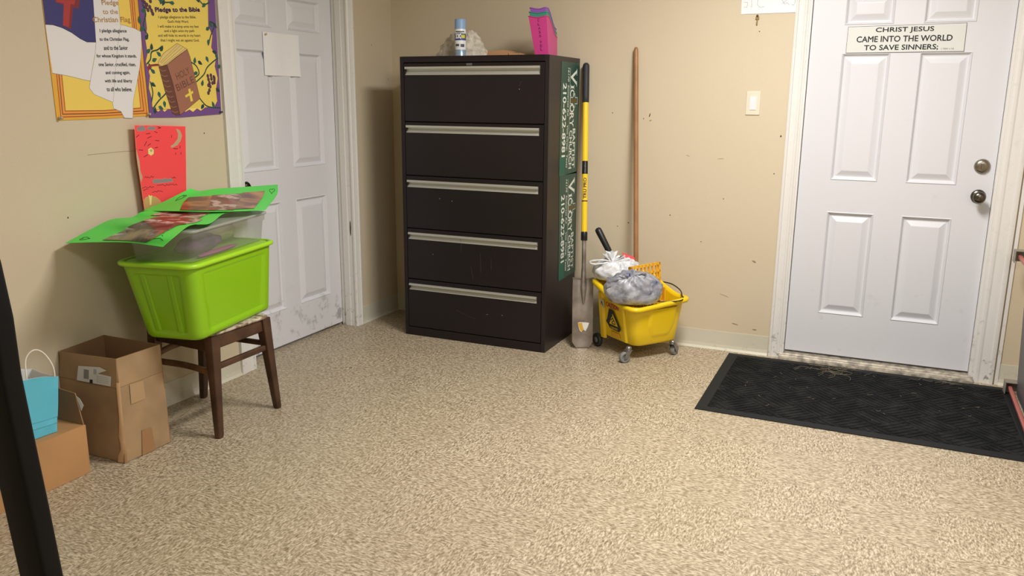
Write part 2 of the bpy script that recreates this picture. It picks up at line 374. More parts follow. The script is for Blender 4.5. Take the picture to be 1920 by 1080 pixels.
def panel_door(name, O, U, N, w, z0, z1, xs, zs, m, th=.042):
    """O bottom-left of face, U along width, N out of the face. xs: [(a,b)..] panel columns; zs: panel rows"""
    b = B(); O, U, N = V(O), V(U), V(N); Z = V((0, 0, 1))
    P = lambda a, z, d=0: O+U*a+Z*z+N*d
    xe = sorted([0, w]+[c for p in xs for c in p]); ze = sorted([z0, z1]+[c for p in zs for c in p])
    for i in range(len(xe)-1):
        for j in range(len(ze)-1):
            if (xe[i], xe[i+1]) in xs and (ze[j], ze[j+1]) in zs:
                a0, a1, c0, c1 = xe[i], xe[i+1], ze[j], ze[j+1]
                prof = [(0, 0), (.004, .003), (.008, -.002), (.014, -.012), (.020, -.0135), (.026, -.012), (.050, -.0015), (.053, -.001)]
                rg = [[P(a0+o, c0+o, d), P(a1-o, c0+o, d), P(a1-o, c1-o, d), P(a0+o, c1-o, d)] for o, d in prof]
                b.loft(rg, m, cap=False, smooth=False); b.add(rg[-1], [(0, 1, 2, 3)], m)
            else: b.add([P(xe[i], ze[j]), P(xe[i+1], ze[j]), P(xe[i+1], ze[j+1]), P(xe[i], ze[j+1])], [(0, 1, 2, 3)], m)
    A = [P(0, z0), P(w, z0), P(w, z1), P(0, z1)]; C = [p-N*th for p in A]
    b.add(A+C, [(0, 1, 5, 4), (1, 2, 6, 5), (2, 3, 7, 6), (3, 0, 4, 7), (7, 6, 5, 4)], m)
    return b.build(name)
d1 = panel_door('door_1', (-.103, -1.405, 0), (0, 1, 0), (1, 0, 0), .912, .018, 2.045,
                [(.105, .385), (.515, .800)], [(.222, .838), (1.015, 1.645), (1.760, 1.93)], DOORW)
struct(d1)
d2 = panel_door('door_2', (2.528, .03, 0), (1, 0, 0), (0, -1, 0), .912, .040, 2.06,
                [(.156, .386), (.518, .750)], [(.270, .830), (.998, 1.645), (1.782, 1.94)], DOORR)
struct(d2)
STEEL = mat('satin_nickel', (150, 143, 130), .32, 1.0, bump=.05)
DKNOB = mat('dark_bronze', (60, 52, 44), .35, 1.0)
# right door hardware
b = B(); kx = 3.381
b.lathe((kx, .03, 1.097), [(.036, 0), (.036, .004), (.032, .012), (.026, .017), (.012, .018), (0, .018)], STEEL, axis=(0, -1, 0))
b.box((kx-.004, .0, 1.083), (kx+.004, .014, 1.111), STEEL)
b.build('deadbolt', d2, bevel=.0015)
b = B()
b.lathe((kx, .03, .948), [(.034, 0), (.034, .004), (.027, .010), (.012, .013), (.011, .035), (.017, .042), (.026, .052), (.029, .062), (.026, .072), (.015, .078), (0, .079)], mat('tarnished_nickel', (104, 100, 92), .28, 1.0), axis=(0, -1, 0))
b.build('door_knob', d2)
b = B(); b.lathe((-.103, -1.35, .952), [(.03, 0), (.03, .005), (.012, .012), (.011, .035), (.024, .05), (.028, .06), (.02, .072), (0, .075)], DKNOB, axis=(1, 0, 0))
b.build('door_knob', d1)

# ================================================================ things on the walls
WHITE = mat('white_plastic', (230, 230, 236), .35)
IVORY = mat('ivory_plastic', (218, 214, 194), .4)
e = empty('light_switch', (2.264, 0, 1.39), 'ivory wall plate with a white rocker switch beside the right door', 'light switch')
b = B(); b.box((2.227, -.006, 1.329), (2.301, 0, 1.453), IVORY); b.build('switch_plate', e, bevel=.003)
b = B(); b.box((2.248, -.009, 1.356), (2.280, -.005, 1.425), WHITE)
b.add([(2.251, -.0095, 1.36), (2.277, -.0095, 1.36), (2.277, -.014, 1.42), (2.251, -.014, 1.42), (2.251, -.0055, 1.36), (2.277, -.0055, 1.36), (2.277, -.0055, 1.42), (2.251, -.0055, 1.42)], [(0,1,2,3), (0,4,5,1), (1,5,6,2), (2,6,7,3), (3,7,4,0)], WHITE)
b.build('rocker', e, label='bright white rocker')
PAPER = mat('white_paper', (236, 236, 238), .8); INK = mat('black_ink', (28, 27, 30), .7); PENC = mat('pencil_grey', (170, 170, 176), .8)
b = B(); F = (V((2.17, -.002, 1.849)), V((1, 0, 0)), V((0, 0, 1)), V((0, -1, 0)))
b.prism([(0, 0), (.282, .001), (.285, .22), (-.006, .22)], F, PAPER, .001)
for pts in [[(.012, .06), (.03, .058), (.028, .035), (.012, .034)], [(.05, .07), (.052, .036), (.046, .034)], [(.082, .075), (.080, .045), (.095, .032), (.118, .034)], [(.20, .07), (.215, .045), (.23, .05), (.24, .038)], [(.205, .045), (.235, .07)], [(.25, .04), (.262, .036), (.268, .05), (.266, .075)], [(.012, .11), (.25, .115)], [(.02, .15), (.12, .155)]]:
    b.line2(pts, .002, F, PENC, .0015)
tag(b.build('note_paper'), 'white paper with faint pencil marks pinned high beside the right door frame', 'paper')
BRASS = mat('brass', (150, 128, 80), .35, 1)
b = B(); b.tube([(2.256, 0, 1.838), (2.256, -.012, 1.838)], .004, STEEL, 8)
b.lathe((2.256, -.012, 1.838), [(.006, 0), (.006, .003), (0, .004)], STEEL, axis=(0, -1, 0), n=12)
FK = (V((2.256, -.009, 1.82)), V((1, 0, 0)), V((0, 0, 1)), V((0, -1, 0)))
b.prism([(-.003, .020), (-.009, .012), (-.009, .004), (-.003, 0), (-.003, -.012), (-.006, -.014), (-.003, -.017), (-.0055, -.021), (-.001, -.028), (.003, -.024), (.003, 0), (.009, .004), (.009, .012), (.003, .020)], FK, BRASS, .002)
tag(b.build('hanging_key'), 'small metal key hanging on a pin under the pencilled paper', 'key')

b = B(); F = (V((-.103, -1.096, 1.515)), V((0, 1, 0)), V((0, 0, 1)), V((1, 0, 0)))
G = [[(-.0985+.012*(math.sin(i*.9)*.3+.3*(1-j/8)**2*(i > 5)), -1.096+.29*i/8*1.0, 1.516+.222*j/8) for i in range(9)] for j in range(9)]
b.grid(G, PAPER, thick=.0006)
b.poly([(.012, .205), (.024, .207), (.023, .216), (.010, .215)], F, mat('yellow_tack', (190, 170, 90), .5), .014)
tag(b.build('blank_paper'), 'blank white sheet of paper taped to the left door', 'paper')

SIGN = mat('pale_grey_card', (214, 216, 212), .4)
b = B(); F = (V((2.703, .029, 1.646)), V((1, 0, 0)), V((0, 0, 1)), V((0, -1, 0)))
b.prism([(0, 0), (.534, .0), (.533, .132), (.001, .127)], F, SIGN, .0025)
for t, cx, cy, w in (("CHRIST JESUS", .262, .106, .262), ("CAME INTO THE WORLD", .262, .065, .432), ("TO SAVE SINNERS;", .252, .022, .335)):
    b.text(t, F, cx, cy, w, .028, INK, .0031, bold=.022)
b.text("I TIM 1:15", F, .462, .013, .055, .007, INK, .0031)
EDGE = mat('black_edge', (60, 62, 62), .5)
for pts in ([(0, 0), (.534, 0)], [(0, .127), (.533, .132)], [(0, 0), (.001, .127)], [(.534, 0), (.533, .132)]): b.line2(pts, .0016, F, EDGE, .0029)
tag(b.build('verse_sign'), 'pale grey verse sign reading CHRIST JESUS CAME INTO THE WORLD on the right door', 'sign')

# ---------------------------------------------------------------- printed artwork outlines, metres on the wall plane
ART = {'L_outline': [(-2.428, 1.871), (-2.422, 1.314), (-2.407, 1.309), (-2.209, 1.312), (-1.973, 1.32), (-1.983, 1.918)], 'L_field': [(-2.383, 1.477), (-2.383, 1.415), (-2.382, 1.344), (-2.262, 1.344), (-2.016, 1.352), (-2.014, 1.428), (-2.009, 1.497), (-2.009, 1.652), (-2.026, 1.913), (-2.347, 1.88)], 'L_red1': [(-2.403, 1.481), (-2.405, 1.32), (-2.208, 1.322), (-1.985, 1.33), (-2.0, 1.682), (-2.001, 1.916)], 'L_blk': [(-2.393, 1.48), (-2.396, 1.331), (-2.207, 1.332), (-2.001, 1.34), (-2.011, 1.681), (-2.012, 1.914)], 'L_red2': [(-2.381, 1.479), (-2.383, 1.343), (-2.206, 1.343), (-2.016, 1.352), (-2.021, 1.68), (-2.023, 1.913)], 'L_white1': [(-2.425, 1.664), (-2.394, 1.665), (-2.355, 1.657), (-2.316, 1.642), (-2.281, 1.622), (-2.251, 1.611), (-2.209, 1.613), (-2.216, 1.579), (-2.234, 1.527), (-2.255, 1.461), (-2.285, 1.465), (-2.352, 1.478), (-2.418, 1.486), (-2.422, 1.568)], 'L_white2': [(-2.197, 1.895), (-2.209, 1.613), (-2.221, 1.56), (-2.242, 1.499), (-2.263, 1.434), (-2.243, 1.409), (-2.2, 1.393), (-2.158, 1.378), (-2.157, 1.353), (-2.121, 1.34), (-2.107, 1.313), (-2.064, 1.311), (-2.053, 1.384), (-2.026, 1.458), (-2.002, 1.527), (-1.984, 1.606), (-1.98, 1.669), (-2.012, 1.681), (-2.083, 1.692), (-2.083, 1.861), (-2.095, 1.906)], 'L_fold': [(-2.08, 1.692), (-2.108, 1.598), (-2.134, 1.484), (-2.155, 1.379)], 'L_blue': [(-2.427, 1.871), (-2.197, 1.895), (-2.204, 1.684), (-2.209, 1.613), (-2.251, 1.611), (-2.281, 1.622), (-2.316, 1.642), (-2.355, 1.657), (-2.394, 1.665), (-2.425, 1.664), (-2.425, 1.709)], 'L_cross': [(-2.375, 1.757), (-2.263, 1.768), (-2.275, 1.733), (-2.297, 1.738), (-2.317, 1.655), (-2.351, 1.666), (-2.338, 1.743), (-2.371, 1.748)], 'L_crossface': [(-2.367, 1.757), (-2.284, 1.766), (-2.291, 1.748), (-2.307, 1.749), (-2.326, 1.662), (-2.351, 1.666), (-2.337, 1.747), (-2.366, 1.75)], 'L_text': [((-2.186, 1.657), (-2.055, 1.666)), ((-2.191, 1.624), (-2.046, 1.633)), ((-2.175, 1.593), (-2.057, 1.6)), ((-2.213, 1.558), (-2.016, 1.567)), ((-2.208, 1.526), (-2.024, 1.533)), ((-2.178, 1.494), (-2.057, 1.498)), ((-2.186, 1.461), (-2.05, 1.464)), ((-2.181, 1.43), (-2.055, 1.431))], 'L_title': [((-2.164, 1.766), (-2.083, 1.774)), ((-2.163, 1.734), (-2.09, 1.741)), ((-2.214, 1.696), (-2.03, 1.712))], 'R_outline': [(-1.983, 1.918), (-1.976, 1.313), (-1.799, 1.311), (-1.545, 1.323), (-1.535, 1.964)], 'R_field': [(-1.952, 1.921), (-1.94, 1.893), (-1.956, 1.858), (-1.95, 1.685), (-1.964, 1.641), (-1.958, 1.583), (-1.972, 1.548), (-1.956, 1.489), (-1.968, 1.439), (-1.957, 1.394), (-1.958, 1.359), (-1.943, 1.346), (-1.829, 1.348), (-1.686, 1.352), (-1.588, 1.357), (-1.566, 1.384), (-1.569, 1.434), (-1.552, 1.489), (-1.566, 1.543), (-1.553, 1.587), (-1.58, 1.628), (-1.567, 1.683), (-1.589, 1.723), (-1.576, 1.897), (-1.587, 1.933), (-1.577, 1.96)], 'R_cover': [(-1.856, 1.54), (-1.731, 1.612), (-1.717, 1.579), (-1.675, 1.395), (-1.805, 1.32), (-1.831, 1.461)], 'R_spine': [(-1.904, 1.531), (-1.883, 1.531), (-1.856, 1.54), (-1.831, 1.461), (-1.803, 1.321), (-1.829, 1.32), (-1.848, 1.33), (-1.881, 1.43)], 'R_pages': [(-1.904, 1.548), (-1.87, 1.587), (-1.788, 1.634), (-1.731, 1.612), (-1.798, 1.575), (-1.856, 1.54), (-1.886, 1.532), (-1.903, 1.538)], 'R_bx1': [(-1.744, 1.436), (-1.731, 1.439), (-1.72, 1.384), (-1.734, 1.38)], 'R_bx2': [(-1.766, 1.407), (-1.716, 1.43), (-1.714, 1.419), (-1.761, 1.398)], 'R_tc1': [(-1.697, 1.827), (-1.684, 1.829), (-1.695, 1.807), (-1.708, 1.807)], 'R_tri': [(-1.943, 1.349), (-1.928, 1.336), (-1.907, 1.348), (-1.892, 1.335), (-1.87, 1.348), (-1.854, 1.345), (-1.795, 1.347), (-1.771, 1.334), (-1.745, 1.344), (-1.725, 1.333), (-1.698, 1.349), (-1.677, 1.338), (-1.649, 1.352), (-1.649, 1.357), (-1.942, 1.356)], 'R_ribbon': [(-1.885, 1.541), (-1.915, 1.541), (-1.951, 1.536), (-1.966, 1.527), (-1.96, 1.507), (-1.945, 1.528), (-1.916, 1.531), (-1.886, 1.535)], 'R_leaf': [(-1.933, 1.611), (-1.951, 1.593), (-1.897, 1.583), (-1.878, 1.607), (-1.923, 1.557), (-1.938, 1.509), (-1.941, 1.452), (-1.913, 1.409), (-1.888, 1.369), (-1.944, 1.343), (-1.96, 1.757), (-1.983, 1.717), (-1.954, 1.651), (-1.972, 1.684), (-1.69, 1.565), (-1.658, 1.555), (-1.612, 1.573), (-1.55, 1.587), (-1.575, 1.488), (-1.653, 1.465), (-1.595, 1.368), (-1.664, 1.357), (-1.597, 1.649), (-1.573, 1.73), (-1.547, 1.729), (-1.594, 1.712), (-1.609, 1.813), (-1.847, 1.8), (-1.8, 1.804), (-1.859, 1.806), (-1.563, 1.608), (-1.538, 1.544), (-1.91, 1.353), (-1.644, 1.833), (-1.692, 1.507), (-1.952, 1.529), (-1.557, 1.434)], 'R_grape': [(-1.616, 1.498), (-1.596, 1.501), (-1.578, 1.494), (-1.613, 1.482), (-1.594, 1.485), (-1.576, 1.48), (-1.608, 1.466), (-1.589, 1.466), (-1.605, 1.45), (-1.616, 1.455), (-1.612, 1.433), (-1.62, 1.42), (-1.577, 1.469), (-1.939, 1.783), (-1.924, 1.775), (-1.95, 1.791), (-1.935, 1.762), (-1.916, 1.761), (-1.918, 1.8), (-1.911, 1.749), (-1.946, 1.773), (-1.959, 1.798)], 'R_text': [((-1.881, 1.736), (-1.663, 1.755)), ((-1.832, 1.722), (-1.71, 1.732)), ((-1.888, 1.697), (-1.651, 1.715)), ((-1.855, 1.681), (-1.68, 1.694)), ((-1.892, 1.659), (-1.644, 1.676)), ((-1.881, 1.64), (-1.654, 1.654))], 'R_title': [((-1.896, 1.764), (-1.637, 1.789))], 'R_book': [((-1.809, 1.488), (-1.728, 1.521)), ((-1.813, 1.439), (-1.706, 1.482))], 'P_outline': [(-2.087, 1.283), (-1.984, 1.28), (-1.806, 1.271), (-1.82, 1.107), (-1.84, 0.888), (-2.075, 0.916), (-2.082, 1.028), (-2.091, 1.15)], 'P_dot': [(-2.027, 1.18), (-2.011, 1.187), (-1.997, 1.176), (-1.999, 1.159), (-2.014, 1.152), (-2.028, 1.16)], 'P_pin': [(-2.048, 0.986), (-2.036, 0.979), (-2.028, 0.982), (-2.037, 0.941), (-2.044, 0.94), (-2.045, 0.972)], 'P_marks': [[(-2.084, 1.233), (-2.068, 1.243)], [(-2.03, 1.245), (-2.009, 1.247)], [(-2.026, 1.227), (-2.003, 1.234)], [(-1.985, 1.254), (-1.969, 1.248)], [(-1.984, 1.216), (-1.962, 1.213)], [(-2.045, 1.196), (-2.031, 1.213)], [(-2.027, 1.195), (-2.011, 1.203)], [(-1.99, 1.184), (-1.973, 1.186)], [(-2.076, 1.18), (-2.055, 1.177)], [(-2.053, 1.149), (-2.032, 1.157)], [(-1.89, 1.235), (-1.893, 1.224)], [(-1.887, 1.176), (-1.862, 1.174)], [(-1.846, 1.186), (-1.848, 1.176)], [(-1.875, 1.157), (-1.877, 1.149)], [(-1.844, 1.157), (-1.846, 1.147)], [(-1.964, 1.273), (-1.948, 1.268)], [(-1.962, 1.266), (-1.948, 1.27)]], 'P_scrib': [[(-2.06, 1.062), (-2.009, 1.06)], [(-1.911, 1.048), (-1.887, 1.049)], [(-2.079, 1.02), (-2.014, 1.017)], [(-1.996, 1.022), (-1.882, 1.015)], [(-2.071, 1.008), (-2.048, 1.009)], [(-2.026, 0.997), (-1.967, 0.994)]], 'sheetA': [[(0.05, -2.483, 0.839), (0.05, -2.358, 0.878), (0.05, -2.258, 0.904), (0.07, -2.173, 0.904), (0.1, -2.143, 0.925), (0.12, -2.041, 0.923)], [(0.22, -2.47, 0.854), (0.231, -2.37, 0.88), (0.309, -2.347, 0.914), (0.241, -2.191, 0.915), (0.218, -2.095, 0.915), (0.181, -1.969, 0.916)], [(0.422, -2.497, 0.872), (0.486, -2.465, 0.9), (0.45, -2.353, 0.914), (0.395, -2.214, 0.915), (0.326, -2.066, 0.916), (0.281, -1.946, 0.917)], [(0.587, -2.502, 0.87), (0.601, -2.448, 0.906), (0.503, -2.279, 0.914), (0.536, -2.215, 0.914), (0.402, -1.998, 0.917), (0.374, -1.897, 0.917)]], 'sheetB': [[(0.04, -1.811, 0.99), (0.045, -1.762, 0.973), (0.05, -1.662, 0.974), (0.05, -1.462, 0.965), (0.06, -1.231, 0.956)], [(0.06, -1.996, 0.947), (0.12, -1.917, 0.949), (0.17, -1.824, 0.947), (0.2, -1.651, 0.94), (0.2, -1.41, 0.928)], [(0.075, -2.12, 0.925), (0.247, -2.075, 0.928), (0.347, -2.026, 0.926), (0.423, -1.95, 0.924), (0.483, -1.829, 0.918)]], 'R_vines': [[(-1.966, 1.538), (-1.945, 1.559), (-1.935, 1.589), (-1.902, 1.6), (-1.874, 1.617)], [(-1.689, 1.47), (-1.641, 1.503), (-1.616, 1.536), (-1.575, 1.564), (-1.542, 1.582)], [(-1.716, 1.558), (-1.682, 1.539), (-1.67, 1.507), (-1.702, 1.485)], [(-1.694, 1.416), (-1.661, 1.379), (-1.626, 1.357), (-1.55, 1.351)], [(-1.956, 1.349), (-1.919, 1.384), (-1.883, 1.41), (-1.861, 1.43)], [(-1.963, 1.785), (-1.949, 1.744), (-1.967, 1.694), (-1.947, 1.657)], [(-1.579, 1.745), (-1.55, 1.732), (-1.578, 1.682), (-1.598, 1.638)], [(-1.872, 1.809), (-1.84, 1.803), (-1.793, 1.808)], [(-1.956, 1.464), (-1.948, 1.419), (-1.959, 1.379)], [(-1.636, 1.834), (-1.609, 1.816), (-1.571, 1.83)]], 'R_pagelines': [[(-1.894, 1.548), (-1.785, 1.628)], [(-1.888, 1.544), (-1.772, 1.624)], [(-1.879, 1.539), (-1.757, 1.619)], [(-1.869, 1.538), (-1.741, 1.615)]], 'P_blotches': [[(-2.077, 1.271), (-2.063, 1.277), (-2.046, 1.281), (-2.032, 1.271), (-2.033, 1.26), (-2.051, 1.257), (-2.074, 1.26)], [(-2.025, 1.271), (-2.003, 1.277), (-1.976, 1.271), (-1.976, 1.264), (-1.991, 1.26), (-2.021, 1.263)], [(-2.018, 1.043), (-2.01, 1.05), (-1.963, 1.046), (-1.948, 1.05), (-1.938, 1.045), (-1.911, 1.046), (-1.903, 1.031), (-1.945, 1.03), (-2.007, 1.031), (-2.017, 1.036)]], 'P_shapes': [[(-1.862, 1.264), (-1.841, 1.254), (-1.831, 1.231), (-1.841, 1.209), (-1.863, 1.19), (-1.894, 1.18), (-1.903, 1.186), (-1.882, 1.195), (-1.857, 1.217), (-1.852, 1.24)], [(-2.073, 0.966), (-2.061, 0.977), (-2.037, 0.979), (-2.009, 0.973), (-1.987, 0.955), (-1.97, 0.927), (-1.978, 0.904), (-2.075, 0.916)], [(-2.09, 1.186), (-2.079, 1.135), (-2.079, 1.094), (-2.071, 1.064), (-2.078, 1.043), (-2.084, 1.069), (-2.09, 1.125)]]}
# ---------------------------------------------------------------- posters on the left wall
def C(n, c, r=.55): return mat('print_'+n, c, r)
def pts_up(l, ztop=None): return l
def textline(b, F, item, h, m, lay, bold=.0, track=1.0, ang=None):
    t, ((y0, z0), (y1, z1)) = item
    a = math.atan2(z1-z0, y1-y0) if ang is None else ang
    b.text(t, F, (y0+y1)/2, (z0+z1)/2, math.hypot(y1-y0, z1-z0), h, m, lay, ang=a, bold=bold)
b = B(); X0 = 0.0; F = (V((.003, 0, 0)), FL[1], FL[2], V((.12, 0, 0)))
PY = C('golden_yellow', (226, 168, 52)); PL = C('light_yellow', (236, 204, 92)); DR = C('dark_red', (150, 50, 35)); BK = C('black', (40, 36, 34))
NAVY = C('navy', (50, 46, 112)); CR = C('crimson', (168, 44, 42)); CRD = C('crimson_shade', (122, 30, 34)); WP = C('white', (226, 224, 226)); GOLD = C('gold_brown', (176, 132, 62)); GRY = C('grey_line', (110, 108, 105)); FLY = C('orange', (232, 150, 60))
O0 = (V((.001, 0, 0)), FL[1], FL[2], FL[3])
b.prism(ART['L_outline'], O0, PY, .002)
b.poly(ART['L_red1'], F, DR, X0+.0004); 
def shrink(P, k):
    cx = sum(p[0] for p in P)/len(P); cy = sum(p[1] for p in P)/len(P)
    return [(x+(k if x < cx else -k), y+(k if y < cy-.0 and y < 1.4 else 0)) for x, y in P]
b.poly(shrink(ART['L_red1'], .003), F, FLY, X0+.0008)
b.poly(ART['L_blk'], F, BK, X0+.0012); b.poly(shrink(ART['L_blk'], .003), F, FLY, X0+.0016)
b.poly(ART['L_red2'], F, DR, X0+.0020); b.poly(shrink(ART['L_red2'], .003), F, PL, X0+.0024)
b.poly(ART['L_white1'], F, WP, X0+.0028); b.poly(ART['L_blue'], F, NAVY, X0+.0030)
b.poly(ART['L_cross'], F, CRD, X0+.0034); b.poly(ART['L_crossface'], F, CR, X0+.0038)
b.line2(ART['L_white1'][:7], .0022, F, BK, X0+.0036); b.line2(ART['L_white1'][9:13], .0015, F, GRY, X0+.0036)
b.poly(ART['L_white2'], F, WP, X0+.0042); b.line2(ART['L_white2'][1:], .0012, F, GRY, X0+.0046); b.line2(ART['L_fold'], .001, F, GRY, X0+.0046)
for it, h in zip(zip(('Pledge', 'to the', 'Christian Flag'), ART['L_title']), (.024, .018, .026)):
    textline(b, F, it, h, C('title_outline', (120, 78, 30)), X0+.0048, bold=.0185); textline(b, F, it, h*.92, GOLD, X0+.0052, bold=.015)
for it in zip(('I pledge allegiance', 'to the Christian Flag,', 'and to the Savior', 'for whose Kingdom it stands,', 'one Savior, crucified, risen,', 'and coming again,', 'with life and liberty', 'to all who believe.'), ART['L_text']): textline(b, F, it, .0165, BK, X0+.0052, bold=.03)
po = tag(b.build('flag_pledge_poster'), 'yellow bordered Pledge to the Christian Flag poster, left of two posters on the wall', 'poster')
PIN = mat('clear_pin', (205, 195, 175), .2, .3)
for y, z in ((-2.412, 1.318), (-1.985, 1.327)):
    b = B(); b.lathe((.008, y, z), [(.006, 0), (.006, .003), (.003, .004), (.0035, .009), (.006, .012), (0, .013)], PIN, axis=(1, 0, 0), n=12)
    b.build('push_pin', po)

b = B(); F = (V((.0060, 0, 0)), FL[1], FL[2], V((.12, 0, 0))); O0 = (V((.0035, 0, 0)), FL[1], FL[2], FL[3])
PU = C('purple', (112, 74, 138)); YV = C('soft_yellow', (232, 206, 96)); TEAL = C('leaf_green', (38, 92, 78)); TEA2 = C('leaf_dark', (24, 60, 58)); BR = C('bible_brown', (158, 104, 82)); BRD = C('bible_dark', (104, 62, 50)); PG = C('page_cream', (222, 196, 120)); GR = C('grape', (92, 50, 84)); RIB = C('ribbon', (140, 40, 50)); TP = C('title_purple', (60, 28, 70)); TY = C('cross_yellow', (230, 208, 80)); RL = C('red_line', (160, 60, 70)); YB = C('bright_field', (240, 220, 120))
b.prism(ART['R_outline'], O0, PU, .0024)
b.poly(ART['R_field'], F, YV, X0+.0006); b.poly(ART['R_tri'], F, YB, X0+.0005)
b.line2(ART['R_tri'][:13], .002, F, RL, X0+.001)
q = ART['R_field']; b.line2(q[:13], .002, F, RL, X0+.0008); b.line2(q[15:], .002, F, RL, X0+.0008)
for q in ART['R_vines']:
    q = [(v[0], v[1]) for v in spl([(y, z, 0) for y, z in q], 5)]
    b.line2(q, .0062, F, TEA2, X0+.0012); b.line2(q, .0042, F, TEAL, X0+.0014)
rnd = random.Random(4)
for k, (y, z) in enumerate(ART['R_leaf']):
    a = rnd.uniform(0, 6.28)
    b.poly([(y+math.cos(a)*u-math.sin(a)*w, z+math.sin(a)*u+math.cos(a)*w) for u, w in ((-.016, 0), (-.006, .009), (.004, .007), (.016, 0), (.005, -.007), (-.006, -.009))], F, TEAL if k % 3 else TEA2, X0+.0018+.0001*(k % 3))
for y, z in ART['R_grape']: spot(b, F, y, z, .0085, .0095, BK, X0+.0021); spot(b, F, y+.0006, z+.001, .0066, .0075, GR, X0+.0024)
b.poly(ART['R_ribbon'], F, RIB, X0+.0022)
b.poly(ART['R_pages'], F, PG, X0+.0028)
for q in ART['R_pagelines']: b.line2(q, .0012, F, BRD, X0+.0031)
b.poly(ART['R_spine'], F, BRD, X0+.0030); b.poly(ART['R_cover'], F, BR, X0+.0034)
for q in (ART['R_cover'], ART['R_spine'], ART['R_pages']): b.line2(q+[q[0]], .0014, F, BK, X0+.0037)
s0, s1 = ART['R_spine'][0], ART['R_spine'][6]
for k in range(9):
    t = k/9+.06; y = s0[0]+(s1[0]-s0[0])*t; z = s0[1]+(s1[1]-s0[1])*t
    b.line2([(y, z), (y+.016, z-.008), (y+.036, z-.004)], .003, F, BR, X0+.0036)
b.poly(ART['R_bx1'], F, TY, X0+.0040); b.poly(ART['R_bx2'], F, TY, X0+.0041)
b.poly([(y, z+(.12 if z > 1.81 else 0)) for y, z in ART['R_tc1']], F, TY, X0+.003)
for it in zip(('HOLY', 'BIBLE'), ART['R_book']): textline(b, F, it, .030, BRD, X0+.0040, bold=.0)
for it in zip(('Pledge to the Bible',), ART['R_title']): textline(b, F, it, .024, TP, X0+.0040, bold=.05)
for it in zip(('I pledge allegiance to the Bible,', "God's Holy Word.", 'I will make it a lamp unto my feet', 'and a light unto my path', 'and will hide its words in my heart', 'that I might not sin against God.'), ART['R_text']): textline(b, F, it, .0145, BK, X0+.0040, bold=.01)
po = tag(b.build('bible_pledge_poster'), 'purple bordered Pledge to the Bible poster with brown book, right of two posters', 'poster')
b = B(); b.lathe((.008, -1.553, 1.332), [(.005, 0), (.005, .003), (.003, .004), (.003, .009), (.005, .012), (0, .013)], mat('blue_pin', (60, 60, 110), .3), axis=(1, 0, 0), n=12); b.build('push_pin', po)

# red poster, standing a little off the wall
b = B(); XP = .035; FP = (V((XP, 0, 0)), FL[1], FL[2], V((.15, 0, 0)))
CO = C('coral', (250, 74, 78), .5); GB = C('blotch_grey', (140, 132, 135)); TN = C('sand', (196, 160, 98)); TL = C('pale_tan', (186, 168, 132)); PK = C('peach_edge', (255, 138, 120)); PYL = C('pale_yellow', (236, 220, 140)); MK = C('marker', (90, 20, 40))
b.prism(ART['P_outline'], (V((XP-.001, 0, 0)), FL[1], FL[2], FL[3]), CO, .001)
q = ART['P_outline']; b.line2(q+[q[0]], .0022, FP, PK, .0006)
for q, m in zip(ART['P_blotches']+ART['P_shapes'], (GB, GB, GB, TL, TN, TL)):
    b.poly(q, FP, m, .001); b.line2(q+[q[0]], .0018, FP, PK, .0008)
b.poly(ART['P_dot'], FP, PYL, .001); b.poly(ART['P_pin'], FP, PYL, .0016)
y, z = ART['P_dot'][2]; spot(b, FP, ART['P_dot'][0][0]+.016, ART['P_dot'][0][1]-.006, .008, .006, TL, .0014)
for mk in ART['P_marks']: b.line2(mk, .0028, FP, MK, .0014)
rnd = random.Random(8)
for (y0, z0), (y1, z1) in ART['P_scrib']:
    n = max(6, int((y1-y0)/.006)); pts = [(y0+(y1-y0)*k/n, z0+(z1-z0)*k/n+rnd.uniform(-.004, .004)) for k in range(n+1)]
    b.line2(pts, .002, FP, MK, .0014)
tag(b.build('red_poster'), 'coral red poster board with grey blotches and a pale crescent above the green bin', 'poster')

# ================================================================ FILING CABINET
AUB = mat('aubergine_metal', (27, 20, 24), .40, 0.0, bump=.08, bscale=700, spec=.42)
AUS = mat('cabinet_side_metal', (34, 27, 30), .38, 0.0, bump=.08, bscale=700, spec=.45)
GAP = mat('gap_black', (14, 12, 13), .8)
PULL = mat('brushed_aluminium', (208, 208, 202), .4, .6, bump=.05)
cab = empty('filing_cabinet', (.83, -.27, 0), 'tall dark aubergine five drawer metal filing cabinet against the back wall', 'filing cabinet')
cx0, cy0, cw, cdp, ch = .372, -.508, .914, .474, 1.632
b = B()
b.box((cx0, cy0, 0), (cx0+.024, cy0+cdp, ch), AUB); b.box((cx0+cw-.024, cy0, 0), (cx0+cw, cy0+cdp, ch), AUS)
b.box((cx0+.024, cy0, ch-.032), (cx0+cw-.024, cy0+cdp, ch), AUB); b.box((cx0+.024, cy0+cdp-.01, .0), (cx0+cw-.024, cy0+cdp, ch-.032), AUB)
b.box((cx0+.024, cy0, 0), (cx0+cw-.024, cy0+.02, .050), AUB)
b.box((cx0+.024, cy0+.018, .05), (cx0+cw-.024, cy0+.02, ch-.032), GAP)
b.build('cabinet_body', cab, bevel=.002)
zz = [.052, .350, .656, .966, 1.272, 1.598]
HZ = [(.284, .322), (.591, .631), (.898, .939), (1.211, 1.252), (1.531, 1.576)]
SCR = mat('scratch', (84, 72, 74), .6); CHIP = mat('white_chip', (190, 180, 170), .6)
FC = (V((0, cy0, 0)), V((1, 0, 0)), V((0, 0, 1)), V((0, -1, 0)))
MARKS = [[(1.115, 1.47), (1.122, 1.49), (1.13, 1.495)], [(.75, .62), (.76, .58), (.755, .54)], [(.82, .46), (.835, .38)], [(.88, .54), (.885, .43)], [(.72, .19), (.80, .16), (.85, .15)], [(.95, .52), (.95, .45)]]
